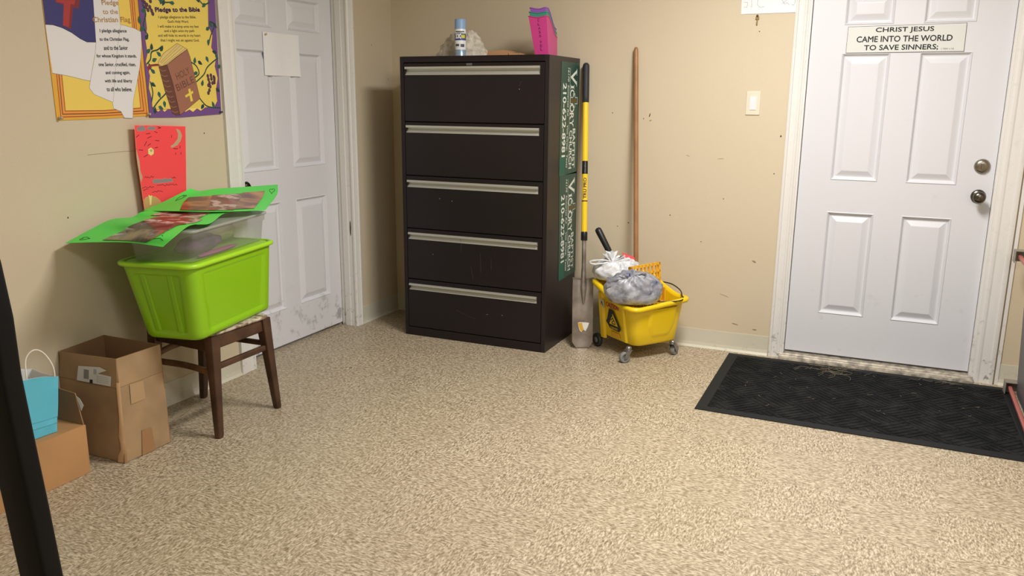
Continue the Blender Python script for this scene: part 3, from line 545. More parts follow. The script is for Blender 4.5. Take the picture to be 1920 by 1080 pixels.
CHIPS = [(.925, .185), (1.02, .19), (1.115, 1.455), (.62, .84), (.70, .83), (.57, .51)]
for i in range(5):
    z0, z1 = zz[i]+.003, zz[i+1]-.003
    b = B(); hx0, hx1 = cx0+.036, cx0+cw-.053
    h0, h1 = HZ[i]
    fx0, fx1 = cx0+.027, cx0+cw-.027
    # front face split round the pull channel
    b.box((fx0, cy0, z0), (fx1, cy0+.016, h0), AUB); b.box((fx0, cy0, h1), (fx1, cy0+.016, z1), AUB)
    b.box((fx0, cy0, h0), (hx0, cy0+.016, h1), AUB); b.box((hx1, cy0, h0), (fx1, cy0+.016, h1), AUB)
    for q in MARKS:
        if z0 < q[0][1] < z1: b.line2(q, .0012, FC, SCR, .0004)
    for x, z in CHIPS:
        if z0 < z < z1: spot(b, FC, x, z, .0025, .002, CHIP, .0004)
    dr = b.build('drawer', cab, bevel=.0012)
    b = B()
    hh = h1-h0
    prof = [(-.010, hh), (-.010, hh-.011), (-.007, hh-.013), (.010, hh-.014), (.013, hh-.02), (.004, .006), (-.003, .003), (-.003, 0), (.014, 0), (.014, hh)]
    b.prism(prof, (V((hx0, cy0, h0)), V((0, 1, 0)), V((0, 0, 1)), V((1, 0, 0))), PULL, hx1-hx0)
    b.build('drawer_pull', dr)
b = B(); b.box((.797, cy0-.001, 1.581), (.832, cy0, 1.593), mat('grey_badge', (120, 118, 120), .4, .5)); b.build('badge', cab, label='small grey maker plate')
# ---- green magnetic signs on the cabinet side
GREEN = mat('dark_green_vinyl', (34, 74, 64), .4); LET = mat('sign_white', (224, 230, 222), .5); LGOLD = mat('sign_gold', (96, 84, 44), .5); GRN2 = mat('brighter_green_vinyl', (20, 92, 76), .4)
def magnet(ytop, z_hi, w, hgt, label, name='magnetic_sign', tilt=0.0):
    # frame: reading direction runs down, letter tops toward the wall (+Y)
    O = V((cx0+cw+.0015, ytop, z_hi)); U = V((0, -math.sin(tilt), -math.cos(tilt))); Wv = V((0, math.cos(tilt), -math.sin(tilt))); F = (O, U, Wv, V((1, 0, 0)))
    b = B(); L = hgt; b.prism([(0, 0), (L, 0), (L, w), (0, w)], (O-V((.0012, 0, 0)), U, Wv, V((1, 0, 0))), GREEN, .0012)
    k = L/.62
    b.poly([(.515*k, 0), (L, 0), (L, .085), (.515*k, .085)], F, GRN2, .0003)
    l = .0006; s = w/.305
    # Victory : big V, small caps, outlined cross for the t
    def serif(t, u0, u1, v0, v1, bars):
        b.text(t, F, (u0+u1)/2, (v0+v1)/2, u1-u0, v1-v0, LET, l, bold=.014)
        for (a, c, d) in bars: b.poly([(a, d-.003), (c, d-.003), (c, d+.003), (a, d+.003)], F, LET, l)
    v0 = .158*s
    Q = lambda u: (.030+(u-.034)*.85)*k
    serif('V', Q(.042), Q(.140), v0, .265*s, [(Q(.034), Q(.078), .262*s), (Q(.115), Q(.150), .262*s)])
    b.poly([(Q(.148), v0), (Q(.162), v0), (Q(.162), .222*s), (Q(.148), .222*s)], F, LET, l)
    for d in (v0+.002, .220*s): b.poly([(Q(.141), d-.003), (Q(.169), d-.003), (Q(.169), d+.003), (Q(.141), d+.003)], F, LET, l)
    serif('C', Q(.172), Q(.215), v0-.004, .228*s, [])
    cr = [(Q(a_), c_) for a_, c_ in ((.222, v0), (.262, v0), (.262, .205*s), (.285, .205*s), (.285, .24*s), (.262, .24*s), (.262, .285*s), (.222, .285*s), (.222, .24*s), (.198, .24*s), (.198, .205*s), (.222, .205*s))]
    b.poly([(Q(.228), v0), (Q(.256), v0), (Q(.256), .278*s), (Q(.228), .278*s)], F, LGOLD, l*.7)
    b.line2(cr+[cr[0]], .004, F, LET, l)
    serif('O', Q(.266), Q(.318), v0-.004, .228*s, []); serif('R', Q(.323), Q(.362), v0, .222*s, [(Q(.320), Q(.335), v0+.002), (Q(.350), Q(.366), v0+.002)]); serif('Y', Q(.366), Q(.410), v0, .222*s, [(Q(.362), Q(.382), .220*s), (Q(.396), Q(.414), .220*s)])
    b.text('BAPTIST', F, .475*k, .236*s, .222*k, .044*s, LET, l, bold=.022); b.text('CHURCH', F, .480*k, .182*s, .215*k, .044*s, LET, l, bold=.022)
    b.line2([(.03*k, .148*s), (.59*k, .148*s)], .0025, F, LET, l)
    b.text('16170  Somerset Rd.     Von Ormy,  Texas', F, .305*k, .118*s, .55*k, .03*s, LET, l, bold=.012, shear=.2)
    b.text('210-622-8981', F, .315*k, .060*s, .40*k, .056*s, LET, l, bold=.022)
    return tag(b.build(name), label, 'sign', 'green church signs on the cabinet side')
magnet(-.332, 1.606, .285, .622, 'green magnetic Victory Baptist Church sign, upper of two on the side of the cabinet', tilt=.008)
magnet(-.330, .982, .282, .605, 'green magnetic Victory Baptist Church sign, lower of two on the side of the cabinet', tilt=-.03)

# ================================================================ on top of the cabinet
CT = ch
# spray can
can = empty('spray_can', (.700, -.40, CT), 'spray paint can with a light blue cap and white label on the cabinet', 'spray can')
BLU = mat('powder_blue_plastic', (136, 168, 206), .45); CANL = mat('can_label', (232, 234, 238), .35); CANB = mat('can_blue', (152, 176, 196), .3, .3)
cc = (.704, -.40)
b = B()
b.lathe((cc[0], cc[1], CT), [(.030, 0), (.033, .002), (.033, .005), (.0315, .008), (.0315, .038)], CANB, cap=True)
b.lathe((cc[0], cc[1], CT), [(.0316, .038), (.0316, .142), (.0300, .150)], CANL, cap=False)
def wrap(b, u0, u1, z0, z1, m, lay=.0004, n=8):
    # u in metres along the front of the can
    R = .0316+lay; rows = []
    for z in (z0, z1): rows.append([(cc[0]+R*math.sin(u/.0316-base), cc[1]-R*math.cos(u/.0316-base), CT+z) for u in [u0+(u1-u0)*k/n for k in range(n+1)]])
    b.grid(rows, m)
base = -0.45
wrap(b, -.046, .046, .088, .125, mat('can_black', (26, 28, 38), .4)); wrap(b, -.034, .040, .089, .096, mat('can_blue_band', (50, 70, 150), .4), .0008)
wrap(b, .008, .030, .100, .116, mat('can_yellow', (214, 208, 70), .4), .0008)
wrap(b, -.026, .024, .131, .137, mat('can_grey', (70, 74, 84), .4), .0008); wrap(b, -.016, .012, .1265, .129, mat('can_grey', (70, 74, 84), .4), .0008)
wrap(b, -.028, -.006, .056, .068, mat('can_grey', (70, 74, 84), .4), .0008); wrap(b, .002, .024, .052, .068, mat('can_grey', (70, 74, 84), .4), .0008)
# "2X" on the label, wrapped round the can
vs, fs = glyphs('2X', .06, .0); x0 = min(v[0] for v in vs); x1 = max(v[0] for v in vs); y0 = min(v[1] for v in vs); y1 = max(v[1] for v in vs)
b.add([(cc[0]+.0328*math.sin((-.030+.036*(v[0]-x0)/(x1-x0))/.0316-base), cc[1]-.0328*math.cos((-.030+.036*(v[0]-x0)/(x1-x0))/.0316-base), CT+.097+.026*(v[1]-y0)/(y1-y0)) for v in vs], fs, CANL)
b.build('can_body', can)
b = B(); b.lathe((cc[0], cc[1], CT), [(.0322, .150), (.0322, .154), (.0312, .157), (.0305, .198), (.028, .203), (0, .204)], BLU); b.build('cap', can)

# crumpled cloth heap
CLO = mat('cream_cloth', (222, 214, 198), .9, bump=.5, bscale=90, bdist=.006, var=.18, vscale=40)
def heap(cx, cy, cz, prof, ay, amp, seed, nu=72, nv=20, fr=9):
    G = []
    for j in range(nv+1):
        t = j/nv; r = math.cos(t*math.pi/2)**.75; row = []
        for i in range(nu+1):
            a = 2*math.pi*(i % nu)/nu; ca, sa = math.cos(a), math.sin(a)
            ax = prof(ca, t)
            p = V((ca*r*ax, sa*r*ay, 0)); h = math.sin(t*math.pi/2)
            n1 = noise.noise(V((ca*1.4+seed, sa*1.4, t*2.2)))*amp; n2 = abs(noise.noise(V((ca*fr*.55+seed, sa*fr*.55, t*5))))*amp*.9
            row.append((cx+p.x*(1+n1*6)+n2*ca*.5, cy+p.y*(1+n1*3), cz+max(0, h*(1+n1*5)+(n2*6-.1)*(t > .1)*.6)))
        G.append(row)
    return G
b = B()
def cloth_heap(cx, cy, cz, ax, ay, hfun, seed, nu=130, nv=46):
    G = []
    for j in range(nv+1):
        t = j/nv; r = 1-t*.999; row = []
        for i in range(nu+1):
            a = 2*math.pi*(i % nu)/nu; x, y = math.cos(a)*r, math.sin(a)*r
            q = V((x*2.2+seed, y*2.2, seed))
            e1 = 1-abs(noise.noise(q*1.3))*2.2; e2 = 1-abs(noise.noise(q*3.1+V((3, 1, 7))))*2.4; e3 = noise.noise(q*7)
            env = (1-r**3.2)**.55 if r < 1 else 0
            z = hfun(x)*env*(.86+.16*e1+.10*e2+.07*e3)
            w = 1+.10*noise.noise(V((math.cos(a)*1.7, math.sin(a)*1.7, seed)))+.07*noise.noise(V((math.cos(a)*5, math.sin(a)*5, seed)))
            ex = .012*noise.noise(q*4+V((9, 0, 0)))
            row.append((cx+x*ax*w+ex, cy+y*ay*w+ex*.5, cz+.001+max(0, z)))
        G.append(row)
    return G
b.grid(cloth_heap(.628, -.235, CT, .172, .095, lambda x: .112*math.exp(-(abs(x+.05)/.62)**3)+.06*math.exp(-((x-.55)/.3)**2)+.02, 2.3), CLO)
tag(b.build('crumpled_cloth'), 'crumpled cream cloth heaped behind the spray can on the cabinet', 'cloth')

# small cardboard/wood pieces
WD = mat('tan_card', (186, 140, 100), .7, bump=.1)
b = B(); z0 = CT
for (x0, y0, x1, y1, zb, zt) in ((.868, -.40, .990, -.28, CT, CT+.026),):
    b.prism([(0, 0), (.118, 0), (.122, .028), (.100, .034), (.006, .028)], (V((x0, y0, zb)), V((1, 0, 0)), V((0, 0, 1)), V((0, 1, 0))), WD, .12)
tag(b.build('cardboard_box'), 'small flat tan box lying beside the cloth on the cabinet', 'box')
b = B(); b.prism([(0, 0), (.060, 0), (.058, .014), (.040, .020), (0, .022)], (V((.996, -.38, CT)), V((1, 0, 0)), V((0, 0, 1)), V((0, 1, 0))), WD, .09)
tag(b.build('wood_block', bevel=.002), 'thin tan block right of the flat box on the cabinet', 'block')

# nested magazine holders
def magholder(i, colr, label, text=False):
    m = mat('holder_%d' % i, colr, .35, spec=.6)
    d = i*.022
    th = .0022
    U = V((.995, .08, 0)).normalized()      # along the tall spine
    D = V((-.08, .995, 0)).normalized()       # depth, going back and right
    O = V((1.135, -.350, CT))
    root = O+V((0, 0, d))
    w0, w1 = .076, .106; dep0, dep1 = .165, .21
    ins = i*.0026
    b = B()
    def P(u, dd, z):
        k = z/.24; ww = w0+(w1-w0)*k; dp = dep0+(dep1-dep0)*k
        return root + U*((u-.5)*(ww-2*ins)+.042-.030*k) + D*(dd*(dp-2*ins)+ins-.01*k) + V((0, 0, z))
    top = .212
    def H(dd):   # side profile height along depth
        t = min(1, max(0, (dd-.12)/.78)); return top-.004+.006*math.sin(dd*3)-(.098)*(t*t*(3-2*t))
    n = 14
    # spine (slightly dished top)
    R = []
    for sgn in (0, 1):
        R.append([[P(k/10, 0, z if z < .19 else top-.010*math.sin(math.pi*k/10)) for k in range(11)] for z in (0, .06, .12, .18, top)])
    b.grid(R[0], m, thick=th)
    for u in (0, 1):
        rows = [[P(u, k/n, H(k/n)*f) for k in range(n+1)] for f in (0, .33, .66, 1)]
        b.grid(rows, m, thick=th if u else -th)
    b.grid([[P(k/4, 1, H(1)*f) for k in range(5)] for f in (0, .5, 1)], m, thick=-th)
    b.grid([[P(k/4, q, .002) for k in range(5)] for q in (0, 1)], m, thick=th)
    # flared lip
    lip = [P(0, 1-k/n, H(1-k/n)) for k in range(n+1)]+[P(k/10, 0, top-.010*math.sin(math.pi*k/10)) for k in range(1, 10)]+[P(1, k/n, H(k/n)) for k in range(n+1)]+[P(1-k/4, 1, H(1)) for k in range(1, 4)]
    b.tube(lip+[lip[0]], .0028, m, 6, cap=False)
    if text:
        F = (root, U, V((0, 0, 1)), D.cross(V((0, 0, 1)))*0 - D)
        z = .188
        for ch_, dz in (('C', 0), ('L', .021), ('A', .042), ('S', .062), ('S', .082), ('W', .113), ('E', .133), ('L', .151)):
            b.text(ch_, F, .044-.028*(z-dz)/.24, z-dz, .012, .014, mat('marker_navy', (60, 22, 70), .5), .0008+.010*(z-dz)/.24)
    return tag(b.build('magazine_holder'), label, 'magazine holder', 'nested plastic magazine holders on the cabinet')
magholder(0, (200, 62, 134), 'pink plastic magazine holder with lettering down its spine, lowest of three nested', True)
magholder(1, (58, 140, 120), 'teal green plastic magazine holder between the pink and the purple one')
magholder(2, (140, 84, 176), 'purple plastic magazine holder, topmost of three nested on cabinet')
# ================================================================ CHAIR with the green tote
WOOD = mat('dark_walnut', (84, 56, 38), .42, col2=(52, 32, 22), vscale=9, bump=.1, bscale=60, vdetail=6)
WOOL = mat('worn_walnut', (128, 92, 58), .45, col2=(84, 56, 36), vscale=12, bump=.1)
UPH = mat('torn_cream_vinyl', (214, 204, 184), .6, col2=(120, 96, 74), vscale=40, bump=.4, bscale=40, bdist=.004)
chair = empty('wooden_chair', (.30, -2.02, 0), 'old dark wooden chair with a worn cream seat under the green bin', 'chair')
FEET = {'a': (.492, -2.205), 'b': (.484, -1.825), 'c': (.077, -1.868), 'd': (.090, -2.175)}
TOPS = {'a': (.462, -2.175), 'b': (.456, -1.858), 'c': (.112, -1.862), 'd': (.118, -2.150)}
SH = .452
def legp(k, z): 
    t = z/.44; return V((FEET[k][0]+(TOPS[k][0]-FEET[k][0])*t, FEET[k][1]+(TOPS[k][1]-FEET[k][1])*t, z))
for k in 'abcd':
    b = B()
    def sq(c, w, r=.006):
        return [c+V((x, y, 0)) for x, y in rrect(-w/2, w/2, -w/2, w/2, r, 3)]
    rings = [sq(legp(k, z), w) for z, w in ((0, .026), (.012, .030), (.10, .034), (.25, .040), (.36, .046), (.42, .050), (.437, .050))]
    b.loft(rings, WOOD); b.build('leg', chair)
def rail(k, l, z, w, h, name, m, bow=0.0, out=(0, 0, 0)):
    p, q = legp(k, z), legp(l, z); mid = (p+q)/2+V(out)*bow
    b = B(); pts = spl([p, mid, q], 8) if bow else [p, q]
    rings = []
    for i, c in enumerate(pts):
        t = (pts[min(i+1, len(pts)-1)]-pts[max(i-1, 0)]).normalized(); x = t.cross(V((0, 0, 1))).normalized()
        rings.append([c+x*a+V((0, 0, 1))*bb for a, bb in rrect(-w/2, w/2, -h/2, h/2, min(w, h)*.3, 3)])
    b.loft(rings, m); return b.build(name, chair)
for k, l, z, zz2 in (('a', 'b', .405, 0), ('b', 'c', .405, 0), ('c', 'd', .405, 0), ('d', 'a', .395, 0)): rail(k, l, z, .024, .058, 'seat_rail', WOOD)
rail('a', 'b', .300, .020, .026, 'stretcher', WOOD)
rail('b', 'c', .315, .018, .024, 'stretcher', WOOD)
rail('c', 'd', .300, .018, .026, 'stretcher', WOOL, .03, (-1, 0, 0))
rail('d', 'a', .275, .018, .026, 'stretcher', WOOL, .02, (0, 1, 0))
b = B()
def seatring(z, g):
    pr = rrect(.095-g, .478+g, -2.190-g, -1.842+g, .03, 4); rnd = random.Random(int(z*1000))
    return [V((x, y, z+rnd.uniform(-.0012, .0012))) for x, y in pr]
b.loft([seatring(.433, -.012), seatring(.436, .002), seatring(.446, .006), seatring(.450, .0), seatring(.4515, -.02)], UPH); b.build('seat', chair)

# ---- lime tote
LIME = mat('lime_plastic', (136, 188, 20), .34, spec=.5); LIMEL = mat('lime_rim_plastic', (164, 216, 40), .34, spec=.5)
TA = math.radians(10.8); L_ = V((math.cos(math.pi/2+TA), math.sin(math.pi/2+TA), 0)); S_ = V((L_.y, -L_.x, 0))  # L_ long dir (+Y-ish), S_ short dir (+X-ish, toward room)
TZ0, TZ1 = .4525, .772
TC0 = V((.349, -2.050, 0)); TC1 = V((.338, -2.075, 0))
tote = empty('storage_tote', (.35, -2.06, TZ0), 'bright lime green plastic storage tote sitting on the wooden chair', 'storage bin')
def tring(z, grow=0.0, r=.045, ribs=False, n=8):
    t = (z-TZ0)/(TZ1-TZ0); c = TC0*(1-t)+TC1*t; c = V((c.x, c.y, z))
    hs = (.128+(.163-.128)*t)+grow; hl = (.280+(.312-.280)*t)+grow
    out = []
    # build a dense outline with recessed side panels
    def edge(p, q, m, rec):
        for k in range(m):
            u = k/m; x = p[0]+(q[0]-p[0])*u; y = p[1]+(q[1]-p[1])*u; out.append((x, y))
    pts = rrect(-hs, hs, -hl, hl, r, 6)
    res = []
    for i in range(len(pts)):
        p, q = pts[i], pts[(i+1) % len(pts)]; d = math.hypot(q[0]-p[0], q[1]-p[1]); m = max(1, int(d/.012))
        m = {True: 36 if d > hl else 22, False: 1}[d > .08]
        for k in range(m): res.append((p[0]+(q[0]-p[0])*k/m, p[1]+(q[1]-p[1])*k/m))
    if ribs:
        o2 = []
        for x, y in res:
            dx = dy = 0
            if abs(abs(x)-hs) < 1e-4:
                e = hl-abs(y)
                f = min(1, max(0, (e-.075)/.012)); dx = -math.copysign(.009*f, x)
            if abs(abs(y)-hl) < 1e-4:
                e = hs-abs(x); f = min(1, max(0, (e-.055)/.012)); dy = -math.copysign(.010*f, y)
                if abs(x) < .012: dy *= 1
            o2.append((x+dx, y+dy))
        res = o2
    return [c+S_*x+L_*y for x, y in res]
b = B()
rings = [tring(TZ0, -.02, .03), tring(TZ0+.002, -.006, .04), tring(TZ0+.012, 0, .045), tring(TZ0+.03, 0), tring(TZ0+.034, 0, ribs=True), tring(TZ0+.037, 0, ribs=True), tring(TZ0+.15, 0, ribs=True), tring(TZ1-.060, 0, ribs=True), tring(TZ1-.055, 0, ribs=True), tring(TZ1-.045, 0.0), tring(TZ1-.042, 0.0), tring(TZ1-.016, 0.0)]
b.loft(rings, LIME, cap=False)
n0 = len(rings[0]); b.add(rings[0], [tuple(range(n0))], LIME)
ins = [tring(TZ1-.010, -.006), tring(TZ0+.05, -.010), tring(TZ0+.006, -.012)]
b.loft(ins, LIME, cap=False); b.add(ins[-1], [tuple(range(n0))], LIME)
b.build('tote_body', tote)
b = B()
rim = [tring(TZ1-.016, -.001, .05), tring(TZ1-.018, .010, .055), tring(TZ1-.014, .016, .058), tring(TZ1-.004, .016, .058), tring(TZ1+.001, .010, .055), tring(TZ1+.002, .004, .05), tring(TZ1, -.004, .05), tring(TZ1-.010, -.006, .05), tring(TZ1-.016, -.001, .05)]
b.loft(rim, LIMEL, cap=False); b.build('rim', tote)
b = B(); r_ = [tring(TZ1-.014, -.012, .04), tring(TZ1-.004, -.008, .04), tring(TZ1-.002, -.014, .04)]
b.loft(r_, LIMEL); b.build('tote_lid', tote)
# ribs on the short visible end and a corner groove
b = B()
for xo in (-.055, .045):
    rr = []
    for z in (TZ0+.02, TZ0+.15, TZ1-.03):
        t = (z-TZ0)/(TZ1-TZ0); c = TC0*(1-t)+TC1*t; hl = .280+.032*t; sc = 1+.25*t
        base_ = V((c.x, c.y, z))+S_*(xo*sc)-L_*(hl-.012)
        rr.append([base_+S_*(-.016)+L_*.006, base_+S_*(-.010)-L_*.010, base_+S_*(.010)-L_*.010, base_+S_*(.016)+L_*.006])
    b.loft(rr, LIME, smooth=False)
b.build('end_rib', tote, bevel=.003)

# ---- translucent bin on the tote
def clear_plastic():
    m = bpy.data.materials.new('frosted_clear_plastic'); m.use_nodes = True; nt = m.node_tree; p = nt.nodes['Principled BSDF']
    p.inputs['Base Color'].default_value = lin((196, 198, 192)); p.inputs['Roughness'].default_value = .28
    p.inputs['Alpha'].default_value = .2
    return m
CLR = clear_plastic()
BA = math.radians(13.0); BL = V((math.cos(math.pi/2+BA), math.sin(math.pi/2+BA), 0)); BS = V((BL.y, -BL.x, 0)); BC = V((.338, -2.062, 0)); BZ = TZ1-.0015
def bring(z, g, r=.03):
    t = (z-BZ)/.130; hs = .128+.016*t+g; hl = .290+.006*t+g
    return [BC+BS*x+BL*y+V((0, 0, z)) for x, y in rrect(-hs, hs, -hl, hl, r, 6)]
cb = empty('clear_bin', (.338, -2.062, BZ), 'frosted clear plastic bin stacked on the lime green tote', 'storage bin')
b = B(); r_ = [bring(BZ, -.012), bring(BZ+.004, 0), bring(BZ+.092, 0), bring(BZ+.095, .005), bring(BZ+.122, .005)]
b.loft(r_, CLR, cap=False); b.add(r_[0], [tuple(reversed(range(len(r_[0]))))], CLR)
r_ = [bring(BZ+.122, .003), bring(BZ+.095, .003), bring(BZ+.092, -.002), bring(BZ+.006, -.002)]
b.loft(r_, CLR, cap=False)
b.build('bin_body', cb)
b = B(); LIDW = mat('translucent_lid', (186, 188, 180), .35, alpha=.55)
r_ = [bring(BZ+.120, .004), bring(BZ+.120, .009), bring(BZ+.129, .009), bring(BZ+.131, .004), bring(BZ+.126, -.01)]
b.loft(r_, LIDW); b.build('bin_lid', cb)
# contents
PUR = mat('purple_fabric', (112, 60, 118), .85, bump=.5, bscale=50, bdist=.005, col2=(70, 48, 84), vscale=20); MAG = mat('magenta_fabric', (176, 70, 140), .8, bump=.3)
CRM = mat('cream_fabric', (200, 190, 160), .9, bump=.3)
def blob(b, c, ax, m, seed=0.0, amp=.12, nu=26, nv=16, fq=2.2, sq=1.0, frame=None):
    G = []
    for j in range(nv+1):
        ph = math.pi*j/nv-math.pi/2; row = []
        for i in range(nu+1):
            a = 2*math.pi*(i % nu)/nu
            d = V((math.copysign(abs(math.cos(a))**sq, math.cos(a))*math.cos(ph), math.copysign(abs(math.sin(a))**sq, math.sin(a))*math.cos(ph), math.copysign(abs(math.sin(ph))**sq, math.sin(ph))))
            k = 1+amp*noise.noise(d*fq+V((seed, seed*.7, 0)))+amp*.5*noise.noise(d*fq*3+V((0, seed, 3)))
            p = V((d.x*ax[0], d.y*ax[1], d.z*ax[2]))*k
            if frame: p = frame[0]*p.x+frame[1]*p.y+V((0, 0, 1))*p.z
            row.append(V(c)+p)
        G.append(row)
    b.grid(G, m)
b = B(); blob(b, BC+BS*.058-BL*.12+V((0, 0, BZ+.050)), (.056, .145, .037), PUR, 1.3, frame=(BS, BL))
tag(b.build('folded_fabric'), 'dark purple folded cloth seen through the side of the clear bin', 'cloth')
b = B(); blob(b, BC+BS*.100+BL*(-.05)+V((0, 0, BZ+.011)), (.018, .15, .008), MAG, 5.3, frame=(BS, BL))
tag(b.build('folded_fabric'), 'magenta pink cloth at the bottom of the clear bin', 'cloth')
b = B(); blob(b, BC+BS*(-.03)+BL*.17+V((0, 0, BZ+.055)), (.070, .09, .042), CRM, 7.3, frame=(BS, BL))
tag(b.build('folded_fabric'), 'cream cloth in the far half of the clear bin', 'cloth')

# ---- green poster boards draped over the bin
GP = mat('neon_green_card', (88, 226, 86), .5); GPM = mat('dark_marker', (30, 90, 40), .6)
def photo_mat(name, cols, sc, seed):
    m = bpy.data.materials.new(name); m.use_nodes = True; nt = m.node_tree; p = nt.nodes['Principled BSDF']; tc = nt.nodes.new('ShaderNodeTexCoord')
    mp = nt.nodes.new('ShaderNodeMapping'); mp.inputs['Location'].default_value = (seed, seed*.3, 0); nt.links.new(tc.outputs['Object'], mp.inputs[0])
    n = nt.nodes.new('ShaderNodeTexNoise'); n.inputs['Scale'].default_value = sc*.5; n.inputs['Detail'].default_value = 4; n.inputs['Distortion'].default_value = .3
    nt.links.new(mp.outputs[0], n.inputs['Vector']); r = nt.nodes.new('ShaderNodeValToRGB'); nt.links.new(n.outputs['Fac'], r.inputs['Fac'])
    e = r.color_ramp.elements; k = len(cols)
    e[0].position = .32; e[0].color = lin(cols[0]); e[1].position = .68; e[1].color = lin(cols[-1])
    for i in range(1, k-1): a = e.new(.32+.36*i/(k-1)); a.color = lin(cols[i])
    nt.links.new(r.outputs[0], p.inputs['Base Color']); p.inputs['Roughness'].default_value = .3; return m
PH = [photo_mat('photo_print_brown', [(40, 34, 36), (92, 80, 60), (146, 122, 84), (70, 76, 96), (200, 190, 180)], 22, 1.0),
      photo_mat('photo_print_red', [(70, 24, 28), (150, 44, 44), (96, 60, 46), (222, 190, 182), (170, 60, 58)], 24, 4.0),
      photo_mat('photo_print_grey', [(40, 34, 32), (96, 82, 66), (60, 50, 44), (214, 214, 220)], 20, 9.0),
      photo_mat('photo_print_tan', [(70, 36, 28), (110, 54, 36), (176, 116, 64), (190, 140, 84)], 12, 3.0)]
def patch(G, s0, s1, t0, t1, off, ns=10, nt_=6, skew=0.0):
    nr, nc = len(G), len(G[0])
    def at(s, t):
        x = min(max(s, 0), 1)*(nc-1); y = min(max(t, 0), 1)*(nr-1); i = min(int(x), nc-2); j = min(int(y), nr-2); fx, fy = x-i, y-j
        a = V(G[j][i])*(1-fx)+V(G[j][i+1])*fx; c = V(G[j+1][i])*(1-fx)+V(G[j+1][i+1])*fx
        p = a*(1-fy)+c*fy; nrm = (V(G[j][i+1])-V(G[j][i])).cross(V(G[j+1][i])-V(G[j][i])).normalized()
        if nrm.z < 0: nrm = -nrm
        return p+nrm*off
    return at, [[at(s0+(s1-s0)*i/ns+skew*j/nt_, t0+(t1-t0)*j/nt_) for i in range(ns+1)] for j in range(nt_+1)]
def greensheet(key, label, photos, hearts, scr):
    G = resample(ART[key], 7, 7)
    G = [[V(p)+V((0, 0, .0015)) for p in r] for r in G]
    b = B(); b.grid(G, GP, thick=.0012)
    for pts in hearts+scr:
        at, _ = patch(G, 0, 1, 0, 1, .0016)
        P3 = [at(s, t) for s, t in pts]; b.tube(P3, .0013, GPM, 5)
    o = tag(b.build('green_poster'), label, 'poster', 'green photo posters')
    for s0, s1, t0, t1, k, sk in photos:
        _, g = patch(G, s0, s1, t0, t1, .0035, skew=sk); b = B(); b.grid(g, PH[k], thick=.0006); b.build('photo_print', o)
    return o
def heart(s, t, a, bq): return [(s+a*(16*math.sin(q)**3)/16, t-bq*(13*math.cos(q)-5*math.cos(2*q)-2*math.cos(3*q)-math.cos(4*q))/16) for q in [2*math.pi*k/20 for k in range(21)]]
greensheet('sheetA', 'neon green board of glued photos drooping over the left front corner of the clear bin',
  [(.03, .30, .34, .80, 0, .0), (.30, .52, .30, .82, 2, .0), (.44, .66, .30, .86, 1, .0), (.66, .93, .18, .80, 1, .0)],
  [heart(.06, .12, .02, .05)], [[(.10, .93), (.14, .86), (.12, .80)], [(.18, .85), (.20, .82)], [(.24, .80), (.27, .76), (.25, .74), (.29, .80)], [(.32, .78), (.34, .74)], [(.36, .72), (.38, .70), (.40, .74)]])
greensheet('sheetB', 'neon green board of glued photos curling up at the right against the left door',
  [(.24, .50, .36, .97, 3, .0), (.50, .74, .34, .97, 1, .0), (.74, .90, .30, .95, 3, .0)],
  [heart(.13, .34, .035, .15), heart(.955, .30, .02, .13)], [])

# ================================================================ CARDBOARD
CB = mat('cardboard', (168, 138, 102), .8, bump=.15, bscale=40, bdist=.002, var=.12, vscale=6)
CBI = mat('cardboard_inside', (140, 108, 76), .85, bump=.1); CBE = mat('cardboard_edge', (186, 150, 110), .9); CBD = mat('cardboard_tape', (154, 116, 78), .45)
CBO = mat('orange_cardboard', (186, 140, 92), .75, bump=.1, bscale=30, bdist=.002, var=.08, vscale=5)
def panel(b, q, th, m, mi=None, me=None, bulge=0.0, n=6):
    """thick cardboard panel through four corners q (ccw seen from outside)"""
    a, c, d, e = [V(p) for p in q]; N = (c-a).cross(e-a).normalized()
    G = []
    for j in range(n+1):
        v = j/n; r = []
        for i in range(n+1):
            u = i/n; p = (a*(1-u)+c*u)*(1-v)+(e*(1-u)+d*u)*v
            r.append(p+N*bulge*math.sin(math.pi*u)*math.sin(math.pi*v)+N*(abs(bulge)*.5)*noise.noise(p*14))
        G.append(r)
    b.grid(G, m, smooth=True, thick=th, th_mat=mi or m)
box = empty('cardboard_box', (.18, -2.43, 0), 'tall open cardboard box with a torn corner, between the chair and the low box', 'box')
X0b, X1b, Y0b, Y1b = .006, .340, -2.556, -2.325; HZb = .305; TOPZ = .42; tx = -.016
b = B(); th = .005
C0, C1, C2, C3 = (X0b, Y0b), (X1b+.004, Y0b), (X1b+.004, Y1b), (X0b, Y1b)
def bp(c, z): 
    # leans slightly inward toward the top on the room side
    k = z/.42; x = c[0]+(tx*k*1.2 if c[0] > .2 else 0); y = c[1]+(.022*k if c[1] < -2.5 else .006*k); return V((x, y, z))
panel(b, [bp(C0, .003), bp(C1, .003), bp(C1, HZb), bp(C0, HZb)], th, CB, CBI, bulge=.006)
panel(b, [bp(C1, .003)+V((0, .012, 0)), bp(C2, .003), bp(C2, HZb), bp(C1, HZb)+V((0, .003, 0))], th, CB, CBI, bulge=.0015)
panel(b, [bp(C2, .003), bp(C3, .003), bp(C3, HZb), bp(C2, HZb)], th, CB, CBI)
panel(b, [bp(C3, .003), bp(C0, .003), bp(C0, HZb), bp(C3, HZb)], th, CB, CBI)
b.box((X0b, Y0b+.004, .002), (X1b-.004, Y1b-.004, .008), CBI)
b.build('box_body', box)
